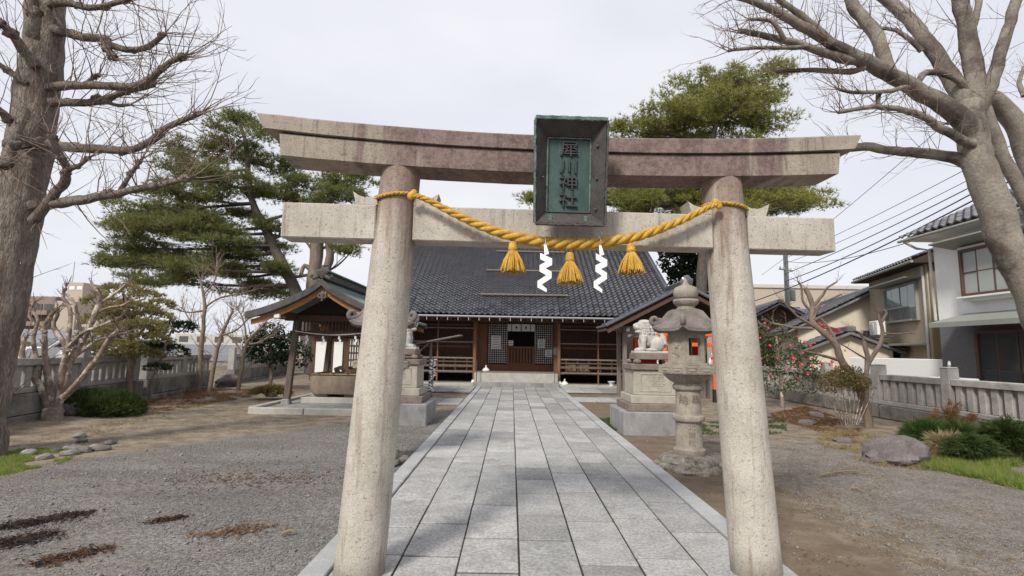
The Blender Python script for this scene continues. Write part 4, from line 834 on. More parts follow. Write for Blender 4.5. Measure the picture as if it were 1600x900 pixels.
# ================================================================= WATER PAVILION
WC = V(-4.78, 0, 0); WY0, WY1 = 12.75, 17.6
wp = thing('water_pavilion', 'open purification pavilion with curved green copper roof and dark posts', 'pavilion', (-4.78, 15, 0))
prof = [(u, 3.26-0.98*(u**0.80)*1.0+0.12*u**3) for u in [k/12 for k in range(13)]]
HS = 1.80
up = [(-4.78+s*HS*u, z) for s, lst in ((-1, prof[::-1]), (1, prof[1:])) for u, z in lst]
mb = MB(); n = len(up); vs = []
for y in (WY0, WY1):
    for x, z in up: vs.append((x, y, z))
    for x, z in up[::-1]: vs.append((x, y, z-0.06))
m2 = 2*n; fs = [tuple(range(m2)), tuple(range(m2, 2*m2))]+[(i, (i+1) % m2, m2+(i+1) % m2, m2+i) for i in range(m2)]
rf = mb.add(vs, fs).build('roof', M['copper'], wp, True, 30)
for y in (WY0-0.03, WY1+0.03):
    for s in (-1, 1):
        vs = []; fs = []
        for i, (u, z) in enumerate(prof):
            x = -4.78+s*HS*1.02*u
            for (dy, dz) in ((-0.06, 0.02), (0.06, 0.02), (0.06, -0.15), (-0.06, -0.15)): vs.append((x, y+dy, z+dz))
        for i in range(12):
            for k in range(4): fs.append((i*4+k, i*4+(k+1) % 4, (i+1)*4+(k+1) % 4, (i+1)*4+k))
        fs += [(0, 1, 2, 3), (48, 49, 50, 51)]
        MB().add(vs, fs).build('roof_edge', M['copperd'], rf, True, 30)
        vs = []; fs = []
        for i, (u, z) in enumerate(prof):
            x = -4.78+s*HS*0.97*u; yy = y+(0.10 if y < 14 else -0.10)
            for (dy, dz) in ((-0.03, -0.16), (0.03, -0.16), (0.03, -0.29), (-0.03, -0.29)): vs.append((x, yy+dy, z+dz))
        for i in range(12):
            for k in range(4): fs.append((i*4+k, i*4+(k+1) % 4, (i+1)*4+(k+1) % 4, (i+1)*4+k))
        fs += [(0, 1, 2, 3), (48, 49, 50, 51)]
        MB().add(vs, fs).build('barge_board', M['cedar'], rf, True, 30)
for i in range(1, 20):
    y = WY0+(WY1-WY0)*i/20
    for s in (-1, 1): MB().tube([(-4.78+s*HS*u, y, z+0.004) for u, z in prof], 0.011, 5).build('seam', M['copper'], rf)
MB().box((-4.78, 15.2, 3.36), (0.20, WY1-WY0+0.1, 0.20), 0.03).build('ridge', M['copperd'], rf); MB().box((-4.78, 15.2, 3.48), (0.30, WY1-WY0+0.2, 0.05), 0.015).build('ridge_cap', M['copper'], rf)
mb = MB().ball((-4.78, WY0-0.08, 3.42), (0.13, 0.05, 0.14), 12, 8, 0.3, 2)
for s in (-1, 1):
    mb.tube([(-4.78+s*0.08, WY0-0.08, 3.34), (-4.78+s*0.2, WY0-0.08, 3.28), (-4.78+s*0.27, WY0-0.08, 3.32), (-4.78+s*0.23, WY0-0.08, 3.37)], [0.05, 0.045, 0.04, 0.03], 8)
mb.tube([(-4.78, WY0-0.08, 3.5), (-4.78, WY0-0.02, 3.6), (-4.70, WY0+0.1, 3.64)], [0.05, 0.04, 0.015], 8); mb.build('ridge_ornament', M['copperd'], rf, True)
mb = MB(); yy = WY0+0.03
mb.ball((-4.78, yy, 2.93), (0.055, 0.03, 0.06), 10, 7); 
for s in (-1, 1): mb.tube([(-4.78, yy, 2.92), (-4.78+s*0.09, yy, 2.90), (-4.78+s*0.10, yy, 2.83), (-4.78+s*0.04, yy, 2.80)], [0.04, 0.04, 0.03, 0.02], 8)
mb.tube([(-4.78, yy, 2.92), (-4.78, yy, 2.72)], [0.06, 0.02], 8); mb.build('gable_pendant', M['woodg'], rf, True)
for s in (-1, 1): MB().box((-4.78+s*1.10, WY0+0.06, 2.33), (0.14, 0.10, 0.10), 0.006).build('purlin_end', M['white'], wp)
for s in (-1, 1):
    for y in (13.75, 16.4):
        MB().beam((-4.78+s*1.13, y+(0.0), 0.10), (-4.78+s*0.98, y, 2.42), 0.15, 0.15, 0.012).build('post', M['woodp'], wp); MB().box((-4.78+s*1.135, y, 0.11), (0.24, 0.24, 0.2), 0.03, None, 0.86).build('post_base', M['conc'], wp)
    MB().box((-4.78+s*1.0, 15.1, 2.36), (0.15, 4.5, 0.18), 0.01).build('side_beam', M['wood'], wp)
for y in (13.75, 16.4):
    MB().box((-4.78, y, 1.93), (2.3, 0.10, 0.14), 0.01).build('tie_beam', M['wood'], wp); MB().box((-4.78, y, 2.34), (2.6, 0.14, 0.16), 0.01).build('cross_beam', M['wood'], wp)
    for k in range(20): MB().box((-5.66+k*0.093, y, 2.13), (0.03, 0.03, 0.28)).build('transom_slat', M['wood'], wp)
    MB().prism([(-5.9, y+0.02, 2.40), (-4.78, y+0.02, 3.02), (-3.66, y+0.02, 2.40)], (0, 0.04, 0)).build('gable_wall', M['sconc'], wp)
# base
wb = paving('pavilion_floor', -6.1, -3.3, 12.5, 17.6, 0.055, 5, 'conc')
for (a, b) in (((-6.2, 12.4), (-4.9, 12.4)), ((-4.88, 12.4), (-3.2, 12.4)), ((-6.2, 12.5), (-6.2, 15.2)), ((-6.2, 15.2), (-6.2, 17.7)), ((-3.2, 12.5), (-3.2, 17.7))):
    MB().beam((*a, 0.05), (*b, 0.05), 0.16, 0.17, 0.015).build('kerb_stone', M['lconc'], wb)
bs = thing('water_basin', 'brown stone water basin on short feet under the pavilion roof', 'basin', (-4.7, 14.6, 0.08))
MB().box((-4.6, 14.65, 0.15), (2.1, 1.3, 0.16), 0.012).build('plinth', M['lconc'], bs)
for x in (-5.25, -4.35): MB().box((x, 14.6, 0.275), (0.45, 0.7, 0.09), 0.012).build('foot', M['lconc'], bs)
mb = MB(); vs = []; fs = []; sec = [(0.70, 0.50, 0.32), (0.76, 0.53, 0.42), (0.78, 0.54, 0.75), (0.76, 0.52, 0.80), (0.62, 0.38, 0.80), (0.58, 0.34, 0.55), (0.1, 0.1, 0.54)]
for a_, b_, z in sec:
    for k in range(40):
        an = 2*math.pi*k/40; cx_, sy_ = math.cos(an), math.sin(an); p_ = 5.0; q = (abs(cx_)**p_+abs(sy_)**p_)**(-1/p_); w_ = 1+0.02*fbm((cx_*2, sy_*2, z*4), 3)
        vs.append((-4.75+cx_*q*a_*w_, 14.55+sy_*q*b_*w_, z))
for i in range(len(sec)-1):
    for k in range(40): fs.append((i*40+k, i*40+(k+1) % 40, (i+1)*40+(k+1) % 40, (i+1)*40+k))
fs += [tuple(range(40)), tuple(240+k for k in range(40))]
mb.add(vs, fs).build('bowl', M['basin'], bs, True, 40)
rack = thing('ladle_rack', 'bamboo poles resting across the top of the water basin', 'bamboo rack', (-4.7, 14.5, 0.8))
for y in (14.25, 14.75): MB().tube([(-5.6, y, 0.83), (-3.9, y, 0.835)], 0.028, 8).build('pole', M['bamboo'], rack, True)
for x in (-5.3, -4.9, -4.5): MB().tube([(x, 14.05, 0.875), (x+0.1, 14.95, 0.88)], 0.018, 8).build('crosspiece', M['bamboo'], rack, True)
drg = MB().tube([(-5.0, 15.0, 0.79), (-5.05, 14.95, 0.95), (-4.9, 14.85, 1.0), (-4.75, 14.7, 0.93)], [0.09, 0.07, 0.06, 0.035], 10, wob=0.2).build('spout', M['basin'], None, True); tag(drg, 'stone water spout curving over the basin', 'spout')
rp2 = thing('sacred_cord', 'thin straw cord with small papers strung across the pavilion front', 'cord', (-4.78, 13.66, 1.95))
MB().tube([(-5.78+k*0.2, 13.66, 1.99-0.09*math.sin(math.pi*k/10)) for k in range(11)], 0.012, 6).build('rope', M['cord'], rp2, True)
for k in range(4):
    x = -5.45+k*0.43; z = 1.92-0.05*math.sin(math.pi*(k+1)/5)
    mb = MB()
    for j in range(3): mb.prism([(x+0.03*(j % 2)-.02, 13.65-0.005*j, z-0.075*j), (x+0.03*(j % 2)+0.03, 13.65-0.005*j, z-0.075*j-0.02), (x+0.03*(j % 2)+0.02, 13.65-.005*j, z-0.075*j-0.1), (x+0.03*(j % 2)-.03, 13.65-.005*j, z-0.075*j-0.08)], (0, 0.003, 0))
    mb.build('paper', M['paper'], rp2)

# ================================================================= FORTUNE PAPER STAND
fs_ = thing('fortune_stand', 'wooden stand with sloping board and tied white papers left of the path', 'paper stand', (-2.5, 16.6, 0))
for x in (-3.05, -2.62): MB().box((x, 16.7, 0.92), (0.07, 0.07, 1.84), 0.006).build('post', M['woodg'], fs_)
MB().beam((-3.3, 16.6, 1.68), (-1.62, 16.5, 2.02), 0.5, 0.04, 0.006).build('sloping_board', M['woodg'], fs_); MB().beam((-3.0, 16.6, 1.45), (-2.65, 16.6, 1.78), 0.04, 0.05).build('brace', M['woodg'], fs_)
for z in (0.45, 0.85, 1.25): MB().box((-2.83, 16.66, z), (0.5, 0.03, 0.03)).build('rail', M['woodg'], fs_)
MB().tube([(-2.52, 16.5, 0.0), (-2.50, 16.5, 1.32)], 0.03, 8).build('paper_pole', M['woodg'], fs_, True)
for k in range(46):
    a = rnd.uniform(0, 6.28); z = 0.25+k*0.023; p = V(-2.51+0.06*math.cos(a), 16.5+0.06*math.sin(a), z)
    MB().box(p, (0.11, 0.03, 0.035), 0.004, Matrix.Rotation(rnd.uniform(-.6, .6), 3, 'Y') @ Matrix.Rotation(a, 3, 'Z')).build('tied_paper', M['paper'], fs_)

# ================================================================= SIDE SHRINE (right)
ss = thing('side_shrine', 'small open side shrine with tiled gable roof right of the main hall', 'shrine', (5.95, 19.5, 0))
AX, AZ, EX, EZ, SY0, SY1 = 5.95, 3.85, 2.75, 2.40, 17.5, 19.3
for s in (-1, 1):
    u = V(0, -1, 0) if s < 0 else V(0, 1, 0); o = V(AX+s*EX, SY1 if s < 0 else SY0, EZ); v = V(-s*EX, 0, AZ-EZ)
    sd_ = MB().prism([(AX, SY0+0.05, AZ-0.05), (AX+s*EX, SY0+0.05, EZ-0.03), (AX+s*EX, SY0+0.05, EZ-0.11), (AX, SY0+0.05, AZ-0.15)], (0, SY1-SY0-0.1, 0)).build('roof', M['wood'], ss)
    tile_roof(sd_, o, u, v, SY1-SY0, v.length, 0.245, 0.235, M['tile'])
    MB().beam((AX+s*0.02, SY0+0.0, AZ-0.18), (AX+s*(EX-0.05), SY0+0.0, EZ-0.14), 0.05, 0.12, 0.006).build('barge_board', M['wood'], ss)
    MB().beam((AX, SY0-0.03, AZ+0.03), (AX+s*(EX+.03), SY0-0.03, EZ+0.05), 0.16, 0.10, 0.03).build('verge_tiles', M['tile'], ss)
MB().box((AX, (SY0+SY1)/2, AZ+0.09), (0.34, SY1-SY0+0.15, 0.26), 0.05).build('ridge', M['tile'], ss); MB().ball((AX, SY0-0.08, AZ+0.16), (0.22, 0.07, 0.22), 12, 8, 0.35, 5).build('ridge_end_tile', M['tile'], ss, True)
for x in (3.98, 7.95):
    for y in (18.2, 19.2): MB().box((x, y, 1.2), (0.14, 0.14, 2.5), 0.012).build('post', M['woodg'], ss)
    MB().box((x, 18.5, 2.36), (0.12, 1.7, 0.14)).build('eave_beam', M['woodg'], ss)
MB().box((5.95, 18.2, 2.42), (4.5, 0.12, 0.16), 0.01).build('cross_beam', M['woodg'], ss); MB().beam((3.98, 18.2, 1.95), (4.6, 18.2, 2.34), 0.06, 0.08).build('bracket', M['woodg'], ss)
MB().prism([(3.6, 18.25, 2.5), (5.95, 18.25, 3.72), (8.3, 18.25, 2.5)], (0, 0.05, 0)).build('gable_wall', M['sconc'], ss); MB().box((6.2, 20.9, 1.3), (3.4, 0.08, 2.6)).build('back_wall', M['sconc'], ss)
MB().box((5.95, 20.1, 0.30), (3.2, 1.4, 0.6), 0.02).build('altar_base', M['woodg'], ss)
ia = thing('inner_altar', 'vermilion painted inner altar house under the side shrine roof', 'altar', (5.95, 20.6, 0.6))
for x in (4.75, 5.55, 6.35, 7.15): MB().box((x, 19.6, 1.35), (0.12, 0.12, 1.5), 0.01).build('post', M['red'], ia)
for z in (0.72, 1.45, 2.05): MB().box((5.95, 19.6, z), (2.55, 0.10, 0.12), 0.01).build('rail', M['red'], ia)
MB().box((5.95, 20.0, 1.35), (2.5, 0.05, 1.5)).build('back_panel', M['redc'], ia); MB().box((5.95, 19.7, 2.2), (2.9, 0.6, 0.10), 0.02).build('cornice', M['white'], ia)
vt = thing('vermilion_torii', 'small vermilion torii with black feet before the side shrine altar', 'torii gate', (5.85, 17.0, 0))
for x in (5.05, 6.70):
    MB().tube([(x, 17.0, 0.42), (x, 17.0, 2.15)], [0.10, 0.085], 16).build('pillar', M['red'], vt, True); MB().tube([(x, 17.0, 0.0), (x, 17.0, 0.42)], [0.125, 0.12], 16).build('black_foot', M['black'], vt, True)
MB().box((5.88, 17.0, 1.86), (2.1, 0.09, 0.13), 0.01).build('tie_beam', M['red'], vt); MB().box((5.88, 17.0, 2.20), (2.45, 0.16, 0.13), 0.01).build('lintel', M['red'], vt); MB().box((5.88, 17.0, 2.30), (2.6, 0.2, 0.06), 0.01).build('top_board', M['black'], vt)
def fig(p, label, s):
    p = Vector(p); t = thing('white_figurine', label, 'figurine', p, 0, 'white animal figurines')
    mb = MB().ball(p+V(0, 0, .12*s), (.09*s, .13*s, .12*s)); mb.ball(p+V(0, -.06*s, .27*s), (.06*s, .07*s, .11*s)); mb.ball(p+V(0, -.10*s, .40*s), (.055*s, .08*s, .055*s)); mb.tube([p+V(0, .11*s, .08*s), p+V(0, .18*s, .2*s), p+V(0, .14*s, .36*s)], [.03*s, .05*s, .015*s], 8)
    for q in (-1, 1): mb.tube([p+V(q*.03*s, -.08*s, .43*s), p+V(q*.045*s, -.07*s, .51*s)], [.022*s, .004], 6); mb.tube([p+V(q*.045*s, -.11*s, .25*s), p+V(q*.045*s, -.13*s, .02*s)], [.03*s, .022*s], 6)
    mb.build('body', M['white'], t, True, 180); MB().lathe([(.065*s, 0), (.07*s, .02*s), (.065*s, .04*s)], 12, p+V(0, -.075*s, .32*s)).build('collar', M['redc'], t, True)
for i, (x, y, s, nm) in enumerate(((4.35, 18.9, 1.0, 'left'), (5.3, 18.5, 1.1, 'second'), (6.75, 18.6, 1.3, 'large'), (7.1, 18.3, 1.2, 'right'))):
    st_ = MB().box((x, y, 0.50), (0.34, 0.34, 1.0), 0.02).build('offering_stand', M['woodg'], None); tag(st_, 'grey wooden stand carrying the %s white figurine' % nm, 'stand', 'stands in the side shrine'); fig((x, y, 1.0), '%s white animal figurine with red collar before the altar' % nm, s)
rl = MB().lathe([(0.10, 0), (0.12, 0.03), (0.12, 0.26), (0.09, 0.30), (0.02, 0.31)], 16, (4.0, 13.6, 0.2)).build('red_bucket', M['redc'], None, True); tag(rl, 'small red bucket behind the right pedestal', 'bucket')
MB()
tb = MB().box((4.0, 13.6, 0.10), (0.5, 0.4, 0.22), 0.015).build('stone_block', M['lconc'], None); tag(tb, 'low stone block carrying the small red bucket', 'stone block')

# ================================================================= STONE FENCES
def fence_run(p0, p1, zb, zt, label, grp, gaps=(), step=2.05, first=0.0):
    """stone fence: posts, rails, balusters on a low block wall"""
    p0, p1 = Vector(p0), Vector(p1); d = (p1-p0); L = d.length; d.normalize(); R3 = Matrix((d, V(-d.y, d.x, 0), V(0, 0, 1))).transposed(); ang = math.atan2(d.y, d.x)
    t = thing('stone_fence', label, 'stone fence', p0, 0, grp)
    post = MB().box((0, 0, (zb+zt+0.21)/2), (0.23, 0.23, zt+0.21-zb), 0.014).mesh('post', M['fence']); cap = MB().box((0, 0, zt+0.225), (0.24, 0.24, 0.035), 0.015, None, 0.9).mesh('post_cap', M['fence'])
    bal = MB().box((0, 0, (zb+0.10+zt-0.14)/2), (0.155, 0.115, zt-0.14-zb-0.10), 0.012).mesh('baluster', M['fence'])
    rot = Matrix.Rotation(ang, 4, 'Z'); s = first
    while s < L:
        e = min(s+step, L)
        mid = (s+e)/2
        if not any(a < mid < b for a, b in gaps):
            c = p0+d*s; o = inst('post', post, t, Matrix.Translation(c) @ rot); inst('post_cap', cap, o, Matrix.Translation(c) @ rot)
            w = e-s-0.235
            if w > 0.3:
                c = p0+d*mid
                MB().box(c+V(0, 0, zt-0.07), (w, 0.20, 0.14), 0.014, R3).build('top_rail', M['fence'], t); MB().box(c+V(0, 0, zb+0.05), (w, 0.20, 0.10), 0.012, R3).build('bottom_rail', M['fence'], t)
                nb = max(1, round(w/0.275))
                for k in range(nb): inst('baluster', bal, t, Matrix.Translation(p0+d*(s+0.118+w*(k+.5)/nb)+V(0, 0, rnd.uniform(-.004, .004))) @ rot @ Matrix.Rotation(rnd.uniform(-.03, .03), 4, 'Z'))
            x = s-0.115
            while x < e-0.12:
                l = min(rnd.uniform(0.8, 1.3), e-0.115-x); hh = (zb+0.25)/2
                for r in range(2):
                    MB().box(p0+d*(x+l/2)+V(0, 0, -0.25+hh*(r+.5)), (l-0.015, 0.34+rnd.uniform(-.02, .02)-0.03*r, hh-0.012), 0.015, R3).build('wall_block', M['wall'], t)
                x += l
        s = e
    return t
fence_run((-8.9, 6.9, 0.05), (-9.98, 14.0, 0.05), 0.56, 1.22, 'nearer stretch of left stone fence behind the bare mottled tree', 'stone fences around the precinct', first=0.6)
fence_run((-10.0, 14.15, 0.05), (-12.2, 28.5, 0.05), 0.56, 1.20, 'farther stretch of left stone fence running back beside the water pavilion', 'stone fences around the precinct', gaps=((4.0, 6.2),))
fence_run((9.2, 4.7, 0.02), (9.15, 12.92, 0.02), 0.40, 1.13, 'nearer stretch of right stone fence behind the boulder and juniper', 'stone fences around the precinct')
fence_run((9.15, 12.95, 0.02), (9.05, 23.5, 0.02), 0.40, 1.13, 'farther stretch of right stone fence behind the red camellia', 'stone fences around the precinct')

# ================================================================= BARE TREES
def smooth_line(P, sub=4):
    out = []; n = len(P)-1
    for i in range(n):
        a, b, c, d = P[max(0, i-1)], P[i], P[i+1], P[min(n, i+2)]
        for k in range(sub):
            u = k/sub; out.append(0.5*((2*b)+(c-a)*u+(2*a-5*b+4*c-d)*u*u+(3*b-a-3*c+d)*u**3))
    out.append(P[-1]); return out
def traced(px, Y0, Y1, w0, w1, sub=4, knob=0.06):
    n = len(px); P = [at(x, y, Y0+(Y1-Y0)*i/(n-1)) for i, (x, y) in enumerate(px)]
    Q = smooth_line(P, sub); m = len(Q); rr = []
    for i, q in enumerate(Q):
        t = i/(m-1); y = Y0+(Y1-Y0)*t
        r = (w0+(w1-w0)*t**0.85)*0.5*y/F*max(.7, y/math.hypot(q.x, y)); rr.append(r*(1+knob*fbm(q*5, 2)*1.6*(1 if w0 < 34 else .3)))
        Q[i] = q+V(fbm(q*2.3), fbm(q*2.3+V(9, 0, 0)), fbm(q*2.3+V(0, 9, 0)))*min(r, .06)*0.5*(1 if 0 < i < m-1 else 0)
    return Q, rr
def twig(mb, p, d, L, r, up, depth=0, bend=0.35):
    d = d.normalized(); pts = [p]; n = 5 if depth == 0 else 4; q = p.copy()
    for i in range(n-1):
        d = (d+V(rnd.gauss(0, bend*.35), rnd.gauss(0, bend*.35), rnd.gauss(0, bend*.35)+up)).normalized(); q = q+d*(L/(n-1)); pts.append(q.copy())
        if depth < 2 and rnd.random() < (0.55 if depth == 0 else 0.3):
            sd = (d+V(rnd.gauss(0, .7), rnd.gauss(0, .7), rnd.gauss(0.15, .5))); twig(mb, q, sd, L*rnd.uniform(.3, .6), r*.6, up, depth+1, bend)
    mb.tube(pts, [r*(1-0.75*i/(n-1)) for i in range(n)], 4 if r > 0.006 else 3, cap=False)
def bare_tree(name, label, base, limbs, mat, twigs, tl_, tr_, up, outd=0.6, lw=1.0, group=None, n=10, wob=0.12, cat='tree', knobs=False):
    t = thing(name, label, cat, base, 0, group); tw = MB()
    for li, lim in enumerate(limbs):
        px, Y0, Y1, w0, w1 = lim[:5]; kf = lw if li else 1.0; Q, rr = traced(px, Y0, Y1, w0*kf, w1*kf)
        tk = lim[5] if len(lim) > 5 else 1.0
        o = MB().tube(Q, rr, 40 if w0 > 40 else n if w0 > 6 else 6, wob=wob if w0 < 40 else wob*.45).build('trunk' if li == 0 else 'limb', M[mat], t, True, 80)
        length = sum((b-a).length for a, b in zip(Q, Q[1:])); k = int(twigs*length*tk)
        for _ in range(k):
            f_ = rnd.random()**0.6; i = min(len(Q)-2, int(f_*(len(Q)-1))); p = Q[i].lerp(Q[i+1], rnd.random()); T = (Q[i+1]-Q[i]).normalized()
            s_ = T.orthogonal(); s_.rotate(Matrix.Rotation(rnd.uniform(0, 6.283), 3, T)); d = T*outd*rnd.uniform(.3, 1.3)+s_*rnd.uniform(.3, 1.0)+V(0, 0, rnd.uniform(0.0, .7))
            twig(tw, p+s_*rr[i]*0.8, d, tl_*rnd.uniform(.35, 1.15), tr_*rnd.uniform(.6, 1.1), up)
        if tk > 0:
            for _ in range(4): twig(tw, Q[-1], (Q[-1]-Q[-3]).normalized()+V(rnd.gauss(0, .5), rnd.gauss(0, .5), rnd.gauss(.2, .5)), tl_*rnd.uniform(.6, 1.2), tr_, up)
    if knobs:
        for lim in limbs[1:]:
            if lim[3] < 9: continue
            Q, rr = traced(*lim[:5]); m_ = len(Q)
            for f_ in (0.55, 0.8, 0.98):
                i = int(f_*(m_-1)); k = rr[i]*lw*rnd.uniform(1.05, 1.45); o = MB().ball(Q[i]+V(0, 0, rnd.uniform(-.3, .5)*k), (k*1.3, k, k), 12, 9, 0.5, rnd.random()*9).build('pruning_knob', M[mat], t, True, 80)
    if tw.v: o = tw.build('twigs', M['twig'], t, recalc=False); o['kind'] = 'stuff'
    return t
ginkgo = [
    ([(-46, 752), (-49, 715), (-48, 680), (-44, 645), (-29, 590), (-13, 520), (3, 450), (17, 375), (32, 310), (45, 240), (58, 150), (67, 80), (72, 0), (74, -100)], 7.3, 7.5, 128, 70, 0.12),
    ([(52, 322), (85, 319), (125, 313), (185, 301), (240, 292), (300, 277)], 7.3, 6.7, 26, 8, 1), ([(188, 300), (203, 272), (220, 250)], 7.0, 6.9, 10, 6, 1),
    ([(60, 224), (90, 226), (125, 232), (165, 233), (200, 235), (235, 220), (270, 195), (315, 176)], 7.3, 6.9, 24, 8, 1),
    ([(66, 160), (100, 160), (130, 160), (160, 157), (200, 142), (242, 132)], 7.4, 7.6, 20, 9, 1), ([(160, 157), (185, 165), (203, 164)], 7.5, 7.6, 8, 5, .6),
    ([(66, 138), (100, 135), (130, 132), (200, 135), (235, 125), (260, 102), (292, 87)], 7.4, 7.0, 20, 9, 1), ([(130, 132), (146, 122), (155, 116)], 7.3, 7.2, 9, 6, .6),
    ([(70, 40), (100, 50), (130, 59), (160, 62), (175, 73), (220, 77), (258, 52)], 7.4, 7.2, 22, 9, 1), ([(160, 62), (167, 80), (178, 93)], 7.3, 7.2, 14, 10, .5),
    ([(50, 345), (92, 300), (103, 270), (95, 245), (80, 210)], 7.25, 6.6, 20, 13, .6), ([(100, 268), (120, 260), (140, 246)], 6.9, 6.7, 11, 7, .8),
    ([(56, 105), (30, 65), (5, 40), (-30, 25)], 7.2, 6.6, 24, 12, .8), ([(40, 130), (10, 110), (-25, 85)], 7.2, 6.9, 16, 9, .8), ([(40, 230), (12, 185), (-20, 160)], 7.2, 6.7, 20, 12, .7),
    ([(70, 8), (105, 6), (150, 12), (205, -2)], 7.4, 7.0, 18, 9, 1), ([(50, 60), (52, 20), (45, -40)], 7.1, 6.9, 26, 20, .6), ([(40, 170), (25, 215), (14, 245), (0, 262)], 7.0, 6.8, 18, 22, .4),
]
bare_tree('ginkgo_tree', 'huge leafless tree with thick knobbly grey trunk at the left edge', (-7.5, 7.35, 0), ginkgo, 'bark', 15, 0.85, 0.0085, 0.05, 0.7, n=14, wob=0.25, lw=1.08, knobs=True)
zel = [
    ([(1705, 680), (1670, 580), (1632, 500), (1597, 425), (1566, 360), (1545, 300), (1530, 250), (1520, 205), (1514, 165)], 7.2, 7.2, 78, 54, 0),
    ([(1522, 215), (1495, 178), (1450, 150), (1400, 122), (1350, 97), (1300, 68), (1250, 40), (1200, 12), (1140, -8)], 7.2, 6.2, 42, 9, 1),
    ([(1392, 118), (1380, 90), (1365, 50), (1340, 20), (1322, -20)], 6.8, 6.9, 26, 20, .5), ([(1518, 175), (1482, 117), (1450, 66), (1420, 30), (1375, -8), (1330, -40)], 7.2, 7.8, 36, 16, .8),
    ([(1522, 175), (1518, 100), (1510, 50), (1500, 0), (1490, -60)], 7.2, 7.0, 38, 26, .5), ([(1530, 170), (1545, 135), (1560, 90), (1580, 35), (1597, -20)], 7.2, 6.8, 30, 18, .5),
    ([(1520, 225), (1480, 208), (1450, 186), (1400, 169), (1360, 168), (1310, 176)], 7.1, 6.7, 20, 6, 1), ([(1528, 262), (1498, 247), (1450, 240), (1400, 235), (1350, 229), (1318, 231)], 7.2, 7.6, 26, 12, .8),
    ([(1345, 97), (1300, 86), (1250, 70), (1200, 56), (1155, 48)], 6.7, 6.3, 18, 8, 1), ([(1352, 106), (1330, 112), (1290, 111), (1250, 110), (1212, 112)], 6.7, 7.0, 13, 6, 1),
    ([(1262, 74), (1240, 75), (1180, 75), (1138, 80)], 6.4, 6.2, 9, 5, 1), ([(1440, 145), (1420, 136), (1390, 142), (1340, 145), (1312, 140)], 6.9, 6.6, 11, 5, 1), ([(1375, 142), (1372, 160), (1378, 168)], 6.8, 6.8, 9, 6, .4),
    ([(1428, 140), (1446, 114), (1490, 120), (1515, 150)], 6.85, 7.2, 12, 12, .5), ([(1300, 68), (1260, 30), (1225, 5), (1190, -20)], 6.5, 6.3, 14, 8, 1), ([(1225, 62), (1205, 32), (1170, 30)], 6.3, 6.2, 9, 5, 1),
    ([(1440, 80), (1400, 48), (1340, 42)], 7.4, 7.5, 10, 5, 1), ([(1512, 55), (1525, 20), (1535, -30)], 7.1, 7.0, 16, 12, .5),
]
bare_tree('zelkova_tree', 'large leafless smooth barked tree leaning in from the right edge', (9.0, 7.3, 0), zel, 'barkz', 17, 0.55, 0.0066, 0.03, 0.8, n=14, wob=0.16, lw=1.12)
zel2 = [([(1735, 640), (1690, 480), (1640, 370), (1602, 312), (1575, 262), (1553, 212), (1540, 170), (1525, 120)], 8.4, 8.2, 34, 22, 0), ([(1650, 390), (1620, 290), (1600, 225), (1580, 185), (1556, 160), (1530, 150)], 8.4, 8.2, 44, 40, 0.1),
        ([(1600, 225), (1640, 160), (1680, 80)], 8.4, 8.6, 36, 26, .3), ([(1600, 150), (1592, 130), (1600, 105)], 8.4, 8.6, 12, 8, 2)]
bare_tree('zelkova_tree', 'second grey leafless trunk standing just behind the leaning right hand tree', (9.9, 8.4, 0), zel2, 'barkz', 10, 0.5, 0.0055, 0.03, n=12)
myrtle = [([(84, 668), (82, 650), (84, 636)], 10.3, 10.3, 40, 30, 0), ([(80, 650), (63, 608), (42, 574), (34, 549), (42, 525)], 10.3, 10.0, 14, 8), ([(82, 642), (76, 599), (70, 549), (72, 507), (90, 481)], 10.3, 10.5, 13, 7), ([(89, 636), (97, 583), (103, 540), (84, 511), (90, 490)], 10.3, 10.1, 13, 6),
          ([(92, 630), (110, 566), (127, 536), (148, 490), (154, 464), (143, 443)], 10.3, 10.4, 14, 6), ([(98, 622), (139, 578), (169, 532), (186, 515)], 10.2, 9.8, 12, 7), ([(154, 476), (177, 460), (196, 445)], 10.4, 10.5, 6, 4), ([(106, 549), (110, 490), (98, 464), (103, 450)], 10.2, 10.2, 8, 5), ([(95, 600), (120, 596), (150, 560), (180, 525)], 10.4, 10.6, 9, 6), ([(60, 570), (52, 530), (60, 500), (45, 480)], 10.2, 10.2, 8, 5), ([(104, 545), (130, 520), (150, 512), (178, 500)], 10.2, 10.0, 7, 4), ([(112, 560), (135, 545), (160, 530), (200, 520)], 10.4, 10.8, 7, 4), ([(72, 520), (55, 505), (46, 490), (54, 472)], 10.4, 10.4, 7, 4), ([(148, 490), (170, 480), (188, 478), (205, 470)], 10.4, 10.3, 5, 3), ([(128, 536), (122, 500), (118, 478), (108, 465)], 10.3, 10.5, 6, 4), ([(50, 590), (36, 570), (30, 540)], 10.2, 10.4, 8, 6)]
bare_tree('pollarded_tree', 'gnarled leafless tree with mottled pale bark in front of the left fence', (-8.95, 10.3, 0), myrtle, 'barkm', 6, 0.24, 0.010, 0.05, 0.9, lw=1.1, wob=.3)
bt = [([(309, 618), (314, 549), (320, 481), (313, 437)], 16.5, 16.5, 11, 4, .5), ([(326, 618), (337, 557), (350, 515), (364, 485)], 16.4, 16.6, 9, 4), ([(320, 485), (296, 488), (270, 482)], 16.5, 16.2, 4, 2), ([(320, 480), (345, 465), (372, 460)], 16.5, 16.8, 4, 2), ([(316, 520), (300, 505), (285, 480)], 16.5, 16.9, 4, 2), ([(345, 525), (370, 515), (388, 498)], 16.5, 16.1, 4, 2), ([(318, 460), (335, 440), (338, 420)], 16.5, 16.7, 3, 2)]
bare_tree('bare_garden_tree', 'slim leafless tree with twin trunks below the big left pine', (-10.0, 16.5, 0), bt, 'barks', 11, 0.8, 0.011, 0.05, 0.8)
